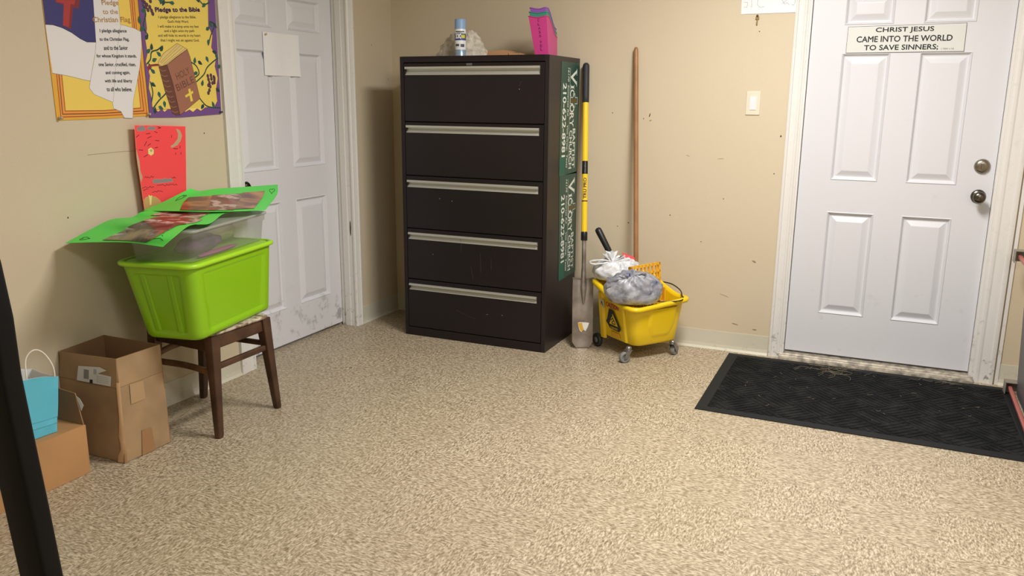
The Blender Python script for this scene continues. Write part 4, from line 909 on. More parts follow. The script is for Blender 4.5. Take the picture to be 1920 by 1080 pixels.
for i, (p, q, o) in enumerate(((C0, C1, (0, 0, 0)), (C1, C2, (0, .003, 0)), (C2, C3, (0, 0, 0)), (C3, C0, (0, 0, 0)))):
    b = B(); g = .004; a, c = bp(p, HZb+.001)+V(o), bp(q, HZb+.001); d, e2 = bp(q, TOPZ), bp(p, TOPZ)+V(o)
    if i == 0: a += V((.0, -.004, 0)); c += V((0, -.004, 0)); e2 += V((.012, .0, -.012))
    if i == 3: d += V((0, 0, -.012))
    panel(b, [a, c, d, e2], th*.8, CB, CBI, bulge=.003 if i else 0); b.build('box_flap', box)
# label, tape, torn edge
LBL = mat('shipping_label', (214, 212, 210), .5)
b = B(); s = V((0, -1, 0)); Fl = (V((0, Y0b-.0160, 0)), V((1, 0, 0)), V((0, .087, 1)), V((0, -1, 0)))
lab = [(.111, .307), (.295, .309), (.300, .348), (.228, .350), (.276, .368), (.238, .377), (.122, .366)]
b.prism(lab, Fl, LBL, .002)
for k in range(7): b.poly([(.152+k*.0040, .320), (.154+k*.0040, .320), (.156+k*.0040, .358), (.154+k*.0040, .358)], Fl, INK, .0024)
b.poly([(.183, .306), (.200, .307), (.201, .322), (.184, .321)], Fl, INK, .0024)
b.poly([(.206, .345), (.222, .346), (.223, .366), (.208, .366)], Fl, PENC, .0024)
for k in range(4): b.line2([(.225, .340-k*.007), (.285, .340-k*.007)], .0014, Fl, PENC, .0024)
b.line2([(.224, .310), (.226, .344)], .0014, Fl, PENC, .0024)
b.build('shipping_label', box, label='torn white shipping label')
b = B(); Fr = (V((X1b+.004, 0, 0)), V((0, 1, 0)), V((-.046, 0, 1)).normalized(), V((1, 0, 0)))
b.poly([(-2.475, .002), (-2.408, .002), (-2.415, .10), (-2.462, .105)], Fr, CBD, .0034)
b.build('packing_tape', box); b = B()
b.poly([(-2.495, .225), (-2.425, .225), (-2.425, .300), (-2.49, .305)], Fr, mat('pale_tape', (172, 142, 106), .4), .0034)
b.build('packing_tape', box)
b = B(); pts = []; rnd = random.Random(2)
T1 = [bp(C1, .003+i*.027)+V((-.003-(.022*rnd.random()+.008)*max(0, 1-i/7), -.005, 0)) for i in range(13)]; T2 = [bp(C1, .003+i*.027)+V((.004, .004+.006*max(0, 1-i/6), 0)) for i in range(13)]
b.grid([T1, [(p+q)/2+V((.002, -.003, 0)) for p, q in zip(T1, T2)], T2], CBE, thick=.002); b.build('torn_edge', box, label='paler torn corner layer')
# low box
lb = empty('cardboard_box', (.15, -3.0, 0), 'low wide orange-brown cardboard box under the blue gift bag', 'box')
b = B()
LX0, LX1, LY0, LY1, LZ = .008, .286, -3.36, -2.664, .193
panel(b, [(LX1, LY0, .002), (LX1, LY1, .002), (LX1, LY1, LZ), (LX1, LY0, LZ)], .004, CBO, bulge=.003)
panel(b, [(LX1, LY1, .002), (LX0, LY1, .002), (LX0, LY1, LZ), (LX1, LY1, LZ)], .004, CBO)
panel(b, [(LX0, LY1, .002), (LX0, LY0, .002), (LX0, LY0, LZ), (LX0, LY1, LZ)], .004, CBO)
panel(b, [(LX0, LY0, .002), (LX1, LY0, .002), (LX1, LY0, LZ), (LX0, LY0, LZ)], .004, CBO)
b.box((LX0, LY0, .001), (LX1, LY1, .006), CBO)
b.build('box_body', lb)
b = B(); panel(b, [(LX0+.001, LY0, LZ), (LX1-.002, LY0, LZ+.001), (LX1-.002, LY1-.003, LZ+.001), (LX0+.001, LY1-.003, LZ)], .004, CBO, bulge=.0); b.build('box_flap', lb)
b = B(); panel(b, [(LX1-.004, LY1-.002, LZ+.001), (LX0+.01, LY1-.002, LZ+.001), (LX0+.02, LY1+.014, LZ+.128), (LX1-.052, LY1+.014, LZ+.113)], .004, CBI, CBI, bulge=.003); b.build('box_flap', lb, label='open end flap standing upright')
b = B(); b.grid([[(LX1-.022, LY1+.006, LZ+.05), (LX1-.012, LY1+.010, LZ+.072)], [(LX1-.046, LY1+.010, LZ+.104), (LX1-.030, LY1+.012, LZ+.095)]], LBL, thick=.0008); b.build('torn_paper', lb)

# ================================================================ BLUE GIFT BAG
CY = mat('aqua_paper', (92, 184, 208), .5, bump=.25, bscale=26, bdist=.003, spec=.4); CYI = mat('white_paper_lining', (216, 216, 214), .75); TW = mat('white_twisted_cord', (228, 224, 212), .7, bump=.4, bscale=300)
bag = empty('gift_bag', (.15, -2.80, LZ+.002), 'aqua blue paper gift bag with white twisted handles on the low box', 'bag')
BZ0 = LZ+.003
# front face runs from (0.205,-2.845) (left) to (0.205,-2.715)
q0, q1 = V((.246, -2.878, 0)), V((.253, -2.757, 0)); dpt = V((-.170, .020, 0))
t0_, t1_ = V((.212, -2.880, .228)), V((.250, -2.722, .205))
b = B()
def bagring(z, pinch=0.0, grow=0.0):
    a = q0.lerp(V((t0_.x, t0_.y, 0)), grow); c = q1.lerp(V((t1_.x, t1_.y, 0)), grow); d = c+dpt; e = a+dpt
    za = z+(t0_.z-.205)*grow; zc = z; w_ = c-a
    a.z = e.z = za; c.z = d.z = zc
    mid = (c+d)/2 - w_*pinch; mid2 = (a+e)/2+w_*pinch; P = []
    for p, q, n in ((a, c, 8), (c, mid, 3), (mid, d, 3), (d, e, 8), (e, mid2, 3), (mid2, a, 3)):
        for k in range(n):
            r = p.lerp(q, k/n)
            if n == 8: r += (V((.86, -.3, 0)) if p is a else V((-.86, .3, 0)))*(.010*grow*math.sin(math.pi*k/n))
            P.append(r)
    return P
hs = [0, .008, .030, .034, .052, .056, .10, .16, .195, .205]
rg = [bagring(BZ0+h, .05*(h/.205), h/.205) for h in hs]
rg = [[p+V((noise.noise(p*30)*.0025, noise.noise(p*30+V((5, 0, 0)))*.0025, (.004*math.sin(p.y*40) if i == len(rg)-1 else 0)))+V((.0016 if i in (3, 5) else 0, 0, 0)) for p in r] for i, r in enumerate(rg)]
b.loft(rg, CY, cap=False, smooth=False); b.add(rg[0], [tuple(reversed(range(len(rg[0]))))], CY)
b.build('bag_body', bag)
b = B()
cen = sum((p for p in rg[0]), V((0, 0, 0)))/len(rg[0]); cen.z = 0
inn = [[V((cen.x+(p.x-cen.x)*.975, cen.y+(p.y-cen.y)*.975, p.z+(.0005 if i == len(rg)-1 else .002))) for p in r] for i, r in enumerate(rg)]
b.loft(inn, CYI, cap=False, smooth=False); b.loft([rg[-1], inn[-1]], CYI, cap=False); b.build('bag_lining', bag)
fz = BZ0+.205
for off in (V((0, 0, 0)), dpt*.95):
    A = V(t0_).lerp(V(t1_), .36)+off+V((-.006, 0, 0)); Cc = V(t0_).lerp(V(t1_), .93)+off+V((-.006, 0, 0)); A.z = Cc.z = fz-.03
    if off.length > .01: A, Cc = V(t0_).lerp(V(t1_), .02)+off, V(t0_).lerp(V(t1_), .35)+off; A.z = Cc.z = fz-.03
    U1 = V((0, 0, 1)); tilt = V((-.012, 0, 0))
    pts = spl([A, A+U1*.06, A.lerp(Cc, .14)+U1*.115+tilt, A.lerp(Cc, .45)+U1*.140+tilt, A.lerp(Cc, .80)+U1*.120+tilt, Cc+U1*.065, Cc], 6)
    b = B(); b.tube(pts, .0026, TW, 8); b.build('handle', bag)
b = B(); blob(b, q0.lerp(q1, .28)+dpt*.5+V((-.01, 0, fz-.03)), (.026, .04, .020), mat('tissue_paper', (236, 236, 232), .8), 3.0, .4, fq=3)
tag(b.build('tissue_paper'), 'crumpled white tissue paper inside the blue gift bag', 'paper')

# ================================================================ dark leg in the foreground
BLK = mat('black_metal', (6, 6, 7), .5, spec=.2)
b = B(); pth = []
ctr = [(1.610, 1.72, .07), (1.732, 1.16, .07), (1.743, 1.08, .07), (1.744, .992, .07), (1.755, .89, .07), (1.769, .78, .068), (1.783, .66, .065), (1.818, .50, .062), (1.846, .32, .06), (1.874, .15, .058), (1.898, 0, .055)]
rings = []
for x, z, w in ctr:
    rings.append([V((x+a, -3.9+bb, z)) for a, bb in rrect(-w/2, w/2, -.016, .016, .006, 3)])
b.loft(list(reversed(rings)), BLK)
lg = empty('easel_stand', (1.89, -3.9, 0), 'matte black tapering leg crossing the left edge nearest the camera', 'stand')
b.build('leg', lg)
# ================================================================ SHOVEL
YEL = mat('yellow_fibreglass', (246, 204, 30), .3, spec=.6); RUB = mat('black_rubber_grip', (38, 40, 46), .6); STL = mat('shovel_steel', (160, 152, 144), .36, .55, bump=.1, bscale=40, col2=(122, 112, 104), vscale=10)
BLKP = mat('black_plastic', (24, 24, 26), .4)
sp0 = V((1.322, -.030, 1.607)); sp1 = V((1.449, -.318, .004)); sd = (sp1-sp0)
shv = empty('drain_spade', (1.449, -.318, 0), 'yellow handled steel drain spade leaning between the cabinet and the mop bucket', 'shovel')
def sp(z): return sp0 + sd*((sp0.z-z)/(sp0.z-sp1.z))
b = B(); b.tube([sp(1.607), sp(1.600), sp(1.59), sp(1.42), sp(1.388), sp(1.385)], [.010, .017, .0195, .0195, .0185, .016], RUB, 16); b.build('grip', shv)
b = B(); b.tube([sp(1.39), sp(.655)], .0165, YEL, 16)
b.build('handle', shv)
b = B(); b.tube([sp(1.058), sp(.985)], .0169, BLKP, 16)
for z in (.833, .8365): pass
b.tube([sp(.836), sp(.830)], .0169, BLKP, 16)
ax_ = (sp(.8)-sp(1.2)).normalized(); side = V((.92, .38, 0)); side = (side-ax_*side.dot(ax_)).normalized(); nrm = side.cross(ax_); nrm = -nrm if nrm.y > 0 else nrm
# text runs up the handle
U = -ax_; Wv = -side
F = (sp(.905)+nrm*.0171, U, Wv, nrm)
b.text('TRU PRO', F, 0, 0, .118, .017, BLKP, .0008, bold=.03)
F = (sp(1.021)+nrm*.0171, U, Wv, nrm); b.text('fiberglass', F, 0, 0, .06, .006, PENC, .0008)
b.build('handle_label', shv, label='black lettering band on yellow handle')
b = B(); b.tube([sp(.66), sp(.655), sp(.612), sp(.61)], [.017, .019, .019, .017], BLKP, 16); b.build('collar', shv)
b = B()
b.tube([sp(.615), sp(.46), sp(.40), sp(.34), sp(.25)], [.0145, .0145, .018, .021, .008], STL, 16, flat=.85)
# blade: concave plate
G = []
for j in range(13):
    t = j/12; z = .395-.391*t; w = .060+.000*t
    if j == 0: w = .058
    if t > .9: w = .060-.022*((t-.9)/.1)**2
    row = []
    for i in range(13):
        s_ = i/12*2-1; c = sp(z)+side*(w*s_); dish = .016*(1-s_*s_)*(1-.3*t)
        crown = .010*math.exp(-(s_*w/.016)**2)*max(0, 1-t*1.7)
        row.append(c+V((0, 1, 0))*(dish-.012)+nrm*crown)
    G.append(row)
b.grid(G, STL, thick=.002)
for sg in (-1, 1):
    b.bar(sp(.397)+side*(.012*sg)+V((0, -.002, 0)), sp(.399)+side*(.064*sg)+V((0, -.004, 0)), .016, .004, STL, up=(0, 0, 1))
b.build('blade', shv)
b = B(); q = sp(.10)+nrm*.004
F = (q, side, -ax_, nrm)
b.prism([(-.030, .045), (-.018, .048), (.022, .046), (.034, .044), (.026, .020), (.014, -.004), (.002, .004), (-.010, -.010), (-.020, .0), (-.026, .018)], F, LBL, .0015)
b.poly([(-.028, .043), (-.008, .045), (-.002, .022), (.004, .004), (-.008, -.006), (-.018, .004), (-.024, .02)], F, mat('label_amber', (206, 160, 40), .5), .0020)
b.build('sticker', shv, label='torn yellow and white sticker')

# ================================================================ MOP BUCKET
BY = mat('bucket_yellow', (236, 202, 24), .34, spec=.5, bump=.03); BYD = mat('wringer_yellow', (238, 178, 40), .4); GRW = mat('grey_rubber_tyre', (128, 128, 128), .55); ZINC = mat('zinc', (150, 150, 150), .35, .9); DK = mat('dark_hub', (50, 50, 52), .5)
AV = V((-.805, .593, 0)).normalized(); BV = V((AV.y, -AV.x, 0)); BV = BV if BV.y > 0 else -BV   # AV toward the cabinet, BV toward the wall/right
N0 = V((1.792, -.446, 0))
bk = empty('mop_bucket', (1.74, -.25, 0), 'yellow wheeled mop bucket with CAUTION lettering and a wringer, by the back wall', 'mop bucket')
LA, LB = .315, .305
def bw(a, bb, z): return N0 + AV*a + BV*bb + V((0, 0, z))
def bkring(t, g=0.0, z=None, n=6, r=.05, notch=True):
    fl = .030*t+g; pts = []
    for x, y in rrect(-fl, LA+fl, -fl*1.1, LB+fl*.75, r, 6): pts.append((x, y))
    res = []
    for i in range(len(pts)):
        p, q = pts[i], pts[(i+1) % len(pts)]; d = math.hypot(q[0]-p[0], q[1]-p[1]); m = 16 if d > .1 else 1
        for k in range(m): res.append((p[0]+(q[0]-p[0])*k/m, p[1]+(q[1]-p[1])*k/m))
    out = []
    for x, y in res:
        # pour spout bulge on the near end, rim rising toward the cabinet side
        zz = z if z is not None else (.088+(.300-.088)*t)
        rise = (.085*max(0, min(1, (x-.06)/.26))**1.3)*t + .022*t*max(0, min(1, y/LB))
        P = bw(x, y, zz+rise)
        e = (y if x > LA*.5 else 0)
        out.append(P)
    return out
b = B()
r_ = [bkring(0, -.03, .082), bkring(0, -.006, .084), bkring(0, 0, .094), bkring(.35), bkring(.7), bkring(.93), bkring(.95, .004), bkring(.96, .022), bkring(1.0, .026), bkring(1.06, .022), bkring(1.08, .012), bkring(1.07, .0), bkring(1.0, -.006)]
b.loft(r_, BY, cap=False); b.add(r_[0], [tuple(range(len(r_[0])))], BY)
r_ = [bkring(1.0, -.006), bkring(.6, -.006), bkring(.1, -.006)]
b.loft(r_, BY, cap=False); b.add(r_[-1], [tuple(range(len(r_[0])))], BY)
b.build('bucket_body', bk)
# moulded rib on the right-hand face and vertical corner posts
b = B()
G = []
sst = lambda x: max(0, min(1, x))**2*(3-2*max(0, min(1, x)))
for j in range(19):
    v = j/18; z = .112+.172*v; t = (z-.088)/.212; row = []
    for i in range(23):
        y = .065+.20*i/22; c = abs(i/11-1)
        hw = .50+.50*min(1, v*2.2)**.6
        e_ = sst((hw-c)/.22)*sst(v/.16)
        row.append(bw(-.030*t+.002-.011*e_*(.6+.6*v), y, z+.010*t))
    G.append(row)
b.grid(G, BY)
b.build('side_bulge', bk)
# caution face : near-left side (along AV), faces -BV
t_ = V((0, 0, 1)); SL = (bw(.16, -.0330, .300)-bw(.16, 0, .088)).normalized()
FCa = (bw(0, 0, .088)-BV*.0025, AV*-1, SL, -BV)
b = B()
b.loft([[bw(a, -.004-(.033 if z > .2 else 0)*1.0-(.006 if 0 < i < 3 else -.004), z) for i, a in enumerate((.062, .070, .082, .090))] for z in (.092, .290)], BY, smooth=False)
b.build('side_post', bk); b = B()
b.loft([[bw(a, -.002-(.031 if z > .2 else 0)*1.0-(.010 if 0 < i < 3 else -.004), z+(.04 if z > .2 else 0)) for i, a in enumerate((.262, .270, .300, .312))] for z in (.070, .300)], BY, smooth=False)
b.build('side_post', bk)
CRE = mat('caution_red', (160, 44, 40), .5); CBK = mat('caution_black', (38, 42, 40), .5); CLG = mat('caution_label', (204, 200, 186), .5)
b = B()
# in FCa, u = -a
b.text('CAUTION', FCa, -.172, .196, .112, .026, CRE, .003, ang=-.05, bold=.05)
tri = [(-.172, .168), (-.235, .075), (-.110, .070)]
b.poly([(-.205, .176), (-.165, .170), (-.110, .072), (-.128, .050), (-.212, .056), (-.246, .092), (-.232, .110)], FCa, CBK, .003)
b.poly([(-.174, .150), (-.214, .084), (-.134, .080)], FCa, BY, .0036)
for p, q in (((-.178, .128), (-.168, .112)), ((-.168, .112), (-.186, .098)), ((-.168, .112), (-.155, .092)), ((-.175, .125), (-.195, .108)), ((-.190, .092), (-.160, .088))): b.line2([p, q], .006, FCa, CBK, .0042)
spot(b, FCa, -.182, .136, .006, .006, CBK, .0042)
b.text('CUIDADO', FCa, -.172, .064, .066, .010, BY, .0042, bold=.03)
b.prism([(-.205, .014), (-.130, .010), (-.132, .036), (-.207, .040)], FCa, mat('orange_plate', (214, 160, 40), .5), .004)
b.prism([(-.285, .170), (-.252, .166), (-.252, .215), (-.285, .22)], FCa, CLG, .004); b.line2([(-.277, .185), (-.268, .205), (-.260, .18)], .004, FCa, CBK, .006)
b.build('caution_label', bk, label='red CAUTION lettering over a black warning triangle')
# casters
def caster(p, ang, name='caster', R=.030, w=.024):
    p = V(p); d = V((math.cos(ang), math.sin(ang), 0)); sx = V((-d.y, d.x, 0)); stem = p - d*.024
    b = B()
    b.lathe(stem+V((0, 0, .068)), [(.012, 0), (.016, .002), (.016, .018), (.009, .022)], ZINC, 16)
    for sgn in (-1, 1):
        o = sx*(sgn*(w/2+.004))
        b.loft([[q+sx*(sgn*.0012) for q in (stem+o-d*.014+V((0, 0, .070)), stem+o+d*.018+V((0, 0, .070)), p+o+d*.010+V((0, 0, R-.006)), p+o-d*.010+V((0, 0, R-.006)))], [q-sx*(sgn*.0012) for q in (stem+o-d*.014+V((0, 0, .070)), stem+o+d*.018+V((0, 0, .070)), p+o+d*.010+V((0, 0, R-.006)), p+o-d*.010+V((0, 0, R-.006)))]], ZINC, smooth=False)
    b.bar(stem-sx*(w/2+.006)+V((0, 0, .070)), stem+sx*(w/2+.006)+V((0, 0, .070)), .034, .003, ZINC)
    c = b.build(name, bk)
    b = B(); b.lathe(p-sx*(w/2)+V((0, 0, R)), [(.001, .003), (R*.55, .003), (R*.6, 0), (R*.93, 0), (R, .004), (R, w-.004), (R*.93, w), (R*.6, w), (R*.55, w-.003), (.001, w-.003)], GRW, 28, axis=sx)
    b.lathe(p-sx*(w/2+.007)+V((0, 0, R)), [(.006, 0), (.006, w+.014)], ZINC, 10, axis=sx); b.build('wheel', c)
caster((1.745, -.478, 0), math.radians(225))
caster((1.958, -.215, 0), math.radians(75))
caster((1.700, -.075, 0), math.radians(70))
b = B(); wc = V((1.512, -.245, .040)); wx = BV
b.lathe(wc-wx*.012, [(.001, .004), (.016, .004), (.018, 0), (.034, 0), (.040, .005), (.040, .019), (.034, .024), (.018, .024), (.016, .020), (.001, .020)], DK, 28, axis=wx)
b.lathe(wc-wx*.0135, [(.0, 0), (.016, 0), (.018, .003)], GRW, 20, axis=wx); b.build('wheel', bk, label='larger dark wheel')
b = B(); b.bar(wc+V((.006, 0, 0)), bw(.26, .03, .10), .018, .010, BLKP); b.build('axle_bracket', bk)
# bail handle
b = B()
pts = [bw(-.028, .30, .352), bw(-.060, .285, .345), bw(-.052, .315, .372), bw(.00, .338, .395), bw(.08, .335, .405), bw(.16, .32, .40)]
b.tube(spl([(1.760, -.372, .335), (1.800, -.43, .335), (1.858, -.352, .328), (1.92, -.322, .328), (1.985, -.292, .332), (1.999, -.235, .334), (1.985, -.212, .344), (1.958, -.14, .357), (1.895, -.052, .366), (1.84, -.028, .371), (1.79, -.03, .37)], 8), .0036, BLKP, 8)
b.build('bail_handle', bk)
# wringer: slotted plates inside
b = B()
P0, Q0 = V((1.735, -.385, 0)), V((1.842, -.165, 0)); zt, zb = .515, .25; U = (Q0-P0); Lw = U.length; U.normalize(); lean = V((.10, -.05, -1)).normalized(); Nn = U.cross(lean).normalized()
O = P0+V((0, 0, zt)); HH = .30
F = (O, U, lean, Nn)
def slat(u0, u1, v0, v1, d=.012): b.prism([(u0, v0), (u1, v0), (u1, v1), (u0, v1)], F, BYD, d)
slat(0, Lw, 0, .014, .02); slat(Lw-.012, Lw, 0, HH, .02); slat(0, .012, 0, HH, .02)
for k in range(1, 7): slat(0, Lw, .014+k*.040-.010, .014+k*.040, .014)
for k in range(1, 8): slat(k*Lw/8-.003, k*Lw/8+.003, 0, HH, .012)
b.build('wringer_plate', bk)
b = B()
b.box((0, 0, 0), (.19, .24, .006), BYD, Matrix.Translation(bw(.10, .04, .285)) @ Matrix(((AV.x, BV.x, 0, 0), (AV.y, BV.y, 0, 0), (0, 0, 1, 0), (0, 0, 0, 1))))
for bb in (.045, .275): b.prism([(.09, .14), (.30, .14), (.32, .375), (.10, .37)], (bw(0, bb, 0), AV, V((0, 0, 1)), BV), BYD, .006)
b.prism([(.04, .16), (.28, .16), (.28, .375), (.04, .37)], (bw(.30, 0, 0), BV, V((0, 0, 1)), -AV), BYD, .008)
b.build('wringer_frame', bk)
b = B()
h0, h1 = V((1.610, -.262, .500)), V((1.487, -.235, .692)); hd = (h1-h0)
b.tube([V((1.66, -.25, .34)), h0, h0+hd*.30], [.009, .010, .011], BLKP, 12)
b.tube([h0+hd*.28, h0+hd*.33, h0+hd*.36, h0+hd*.9, h0+hd*.97, h1], [.012, .0145, .017, .0195, .018, .010], BLKP, 14)
b.build('wringer_lever', bk)

# mop handle
MW = mat('varnished_wood', (164, 120, 78), .45, col2=(140, 98, 60), vscale=6, bump=.05)
b = B(); m0, m1 = V((1.611, -.022, 1.690)), V((1.724, -.215, .300))
b.tube([m0, m0+(m1-m0)*.004, m0+(m1-m0)*.012, m0+(m1-m0)*.03, m1], [.006, .010, .0125, .0130, .0140], MW, 16)
mp_ = tag(b.build('mop'), 'mop with long varnished wooden handle standing in the yellow bucket against the wall', 'mop')

# ---- bin bags in the bucket
def film(name, c1, c2, c3, sc, rough, alpha=None):
    m = bpy.data.materials.new(name); m.use_nodes = True; nt = m.node_tree; p = nt.nodes['Principled BSDF']; tc = nt.nodes.new('ShaderNodeTexCoord')
    n = nt.nodes.new('ShaderNodeTexNoise'); n.inputs['Scale'].default_value = sc; n.inputs['Detail'].default_value = 4; n.inputs['Distortion'].default_value = 1.0
    nt.links.new(tc.outputs['Object'], n.inputs[0]); r = nt.nodes.new('ShaderNodeValToRGB'); nt.links.new(n.outputs['Fac'], r.inputs[0]); e = r.color_ramp.elements
    e[0].position = .36; e[0].color = lin(c1); e[1].position = .62; e[1].color = lin(c2)
    if c3: a = e.new(.33); a.color = lin(c3)
    nt.links.new(r.outputs[0], p.inputs['Base Color']); p.inputs['Roughness'].default_value = rough; p.inputs['Specular IOR Level'].default_value = .7
    v = nt.nodes.new('ShaderNodeTexNoise'); v.inputs['Scale'].default_value = 22; v.inputs['Detail'].default_value = 3; v.inputs['Distortion'].default_value = 1.6
    nt.links.new(tc.outputs['Object'], v.inputs['Vector']); b_ = nt.nodes.new('ShaderNodeBump'); b_.inputs['Strength'].default_value = .55; b_.inputs['Distance'].default_value = .008
    nt.links.new(v.outputs['Fac'], b_.inputs['Height']); nt.links.new(b_.outputs[0], p.inputs['Normal']); return m
WFILM = film('white_bag_film', (196, 200, 204), (238, 238, 240), None, 16, .28); GFILM = film('grey_bag_film', (112, 114, 126), (172, 174, 182), (60, 76, 140), 14, .25)
def bagblob(b, c, ax, m, knot, seed, fr=None, folds=14, amp=.07):
    """closed bag gathered toward a knot direction"""
    fr = fr or (V((1, 0, 0)), V((0, 1, 0)), V((0, 0, 1))); nu, nv = 84, 40; K = V(knot).normalized(); G = []
    x_ = K.cross(V((0, 0, 1)) if abs(K.z) < .9 else V((1, 0, 0))).normalized(); y_ = K.cross(x_)
    for j in range(nv+1):
        ph = math.pi*j/nv; row = []
        for i in range(nu+1):
            a = 2*math.pi*(i % nu)/nu
            d = K*math.cos(ph)+(x_*math.cos(a)+y_*math.sin(a))*math.sin(ph)
            near = max(0, math.cos(ph))**1.5
            pl = math.sin(a*folds+3*noise.noise(d*2+V((seed, 0, 0))))*near*.07*math.sin(ph)**.3
            k = 1+amp*noise.noise(d*2.0+V((seed, 1, 0)))*1.6+amp*.7*noise.noise(d*5+V((0, seed, 0)))+pl
            crn = abs(noise.noise(d*6+V((seed, seed, 0))))*.05
            k -= crn
            p = V((d.x*ax[0], d.y*ax[1], d.z*ax[2]))*k
            if p.z < -ax[2]*.6: p.z = -ax[2]*.6+(p.z+ax[2]*.6)*.3
            row.append(V(c)+fr[0]*p.x+fr[1]*p.y+fr[2]*p.z)
        G.append(row)
    b.grid(G, m)
R_ = V((.925, .379, 0)); T_ = V((-.379, .925, 0))   # camera right and into-scene at the bucket
wb = empty('rubbish_bag', (1.62, -.25, .40), 'tied white plastic bag resting on the wringer of the yellow bucket', 'bag')
b = B(); bagblob(b, V((1.612, -.235, .458)), (.136, .10, .080), WFILM, (.1, -.5, .8), 2.0, (R_, T_, V((0, 0, 1)))); 
b.build('bag_body', wb)
b = B(); kc = V((1.600, -.300, .520))
b.tube(spl([kc, kc-R_*.05+V((0, 0, .008)), kc-R_*.105+V((0, 0, .004)), kc-R_*.125+V((0, 0, -.006)), kc-R_*.10+V((0, 0, -.016)), kc-R_*.04+V((0, 0, -.010)), kc], 6), .0085, WFILM, 8, flat=.5); b.build('bag_handle', wb)
b = B()
for k, (dx, dz, dd) in enumerate(((-.03, .045, .0), (.0, .055, .02), (.045, .030, .02), (.075, .015, .03))):
    p = kc; q = kc+R_*dx+V((0, 0, dz))+T_*dd
    G = []
    for j in range(7):
        t = j/6; c = p.lerp(q, t); w = .008+.030*t; G.append([c+R_*(w*(i/6*2-1))*.9+V((0, -.008*math.sin(i*1.9+k), .006*math.sin(i*2.3+k)*t)) for i in range(7)])
    b.grid(G, WFILM, thick=.001)
b.build('tied_end', wb)
b = B(); b.grid([[kc+R_*(.062+.010*i)+T_*.055+V((0, 0, .020-.004*i+.012*j-.003*math.sin(i*2))) for i in range(8)] for j in range(3)], mat('red_drawstring', (226, 90, 96), .5), thick=.001); b.build('drawstring', wb, label='red drawstring strip')
gb = empty('rubbish_bag', (1.75, -.40, .35), 'tied grey plastic bag with blue print resting on the near rim of the mop bucket', 'bag')
gc = V((1.758, -.408, .394))
b = B(); bagblob(b, gc, (.160, .088, .108), GFILM, (-.05, -.45, .85), 7.0, (R_, T_, V((0, 0, 1))), folds=11, amp=.06); b.build('bag_body', gb)
b = B(); kg = gc+V((0, -.050, .078))-R_*.01
b.tube(spl([kg, kg+R_*.05+V((0, 0, .022)), kg+R_*.082+V((0, 0, .030)), kg+R_*.088+V((0, 0, .012)), kg+R_*.062+V((0, 0, -.014)), kg+R_*.03+V((0, 0, -.012)), kg], 6), .009, GFILM, 8, flat=.5); b.build('bag_handle', gb)
b = B()
for k, (dx, dz) in enumerate(((-.12, -.028), (-.03, .022))):
    G = []
    q = kg+R_*dx+V((0, 0, dz))
    for j in range(9):
        t = j/8; c = kg.lerp(q, t)-T_*.012*math.sin(math.pi*t); w = .010+.020*t; G.append([c+V((0, 0, 1))*(w*(i/6*2-1))*(1 if k == 0 else .3)+R_*(w*(i/6*2-1))*(0 if k == 0 else 1)-T_*.005*math.sin(i*2+k) for i in range(7)])
    b.grid(G, GFILM, thick=.001)
b.lathe(kg-V((0, 0, .004)), [(.002, -.012), (.013, -.006), (.015, .004), (.010, .012), (.0, .014)], GFILM, 14)
b.build('tied_end', gb)

# ================================================================ DOOR MAT
RBM = mat_rubber_mat(); DMAT = mat('mat_border_rubber', (22, 25, 26), .7, spec=.3)
dm = empty('door_mat', (2.93, -.54, 0), 'long black rubber door mat with diagonal ribs in front of the right door', 'door mat')
MC = [V((2.243, -1.012, 0)), V((3.640, -1.030, 0)), V((3.630, -.060, 0)), V((2.238, -.060, 0))]
b = B(); r = []
for ins_, z in ((0, .001), (0, .004), (.045, .007), (.048, .006)):
    cx = sum(p.x for p in MC)/4; cy = sum(p.y for p in MC)/4
    r.append([V((p.x+(ins_ if p.x < cx else -ins_), p.y+(ins_ if p.y < cy else -ins_), z)) for p in MC])
b.loft(r, DMAT, smooth=False); b.build('mat_border', dm)
b = B(); x0, x1, y0, y1 = 2.292, 3.585, -.975, -.112
b.box((x0, y0, .004), (x1, y1, .0065), RBM)
S_t = .20
cells = []
def clipseg(p, q, lo, hi):
    t0, t1 = 0, 1; d = (q[0]-p[0], q[1]-p[1])
    for a, l, h in ((0, lo[0], hi[0]), (1, lo[1], hi[1])):
        if abs(d[a]) < 1e-9:
            if p[a] < l or p[a] > h: return None
            continue
        ta, tb = (l-p[a])/d[a], (h-p[a])/d[a]
        if ta > tb: ta, tb = tb, ta
        t0, t1 = max(t0, ta), min(t1, tb)
    if t1-t0 < .08: return None
    return (p[0]+d[0]*t0, p[1]+d[1]*t0), (p[0]+d[0]*t1, p[1]+d[1]*t1)
# diamonds of parallel ribs laid on a 45 degree lattice
c45 = math.cos(math.pi/4)
for i in range(-9, 14):
    for j in range(-9, 14):
        hor = (i+j) % 2 == 0
        for k in range(6):
            u0, v0 = i*S_t*.8, j*S_t*.8; o = (k+.5)/6*S_t*.8; m_ = .008; Lc = S_t*.8
            if hor: a_, c_ = (u0+m_, v0+o), (u0+Lc-m_, v0+o)
            else: a_, c_ = (u0+o, v0+m_), (u0+o, v0+Lc-m_)
            rot = lambda p: (2.9+(p[0]*.94-p[1]*.34), -.55+(p[0]*.34+p[1]*.94))
            rot = lambda p: (2.9+(p[0]-p[1])*c45, -.55+(p[0]+p[1])*c45)
            s_ = clipseg(rot(a_), rot(c_), (x0+.008, y0+.008), (x1-.008, y1-.008))
            if s_: b.bar((s_[0][0], s_[0][1], .0072), (s_[1][0], s_[1][1], .0072), .015, .0026, RBM)
b.build('ribbed_top', dm)
STR = mat('straw', (140, 128, 104), .8); b = B(); rnd = random.Random(11)
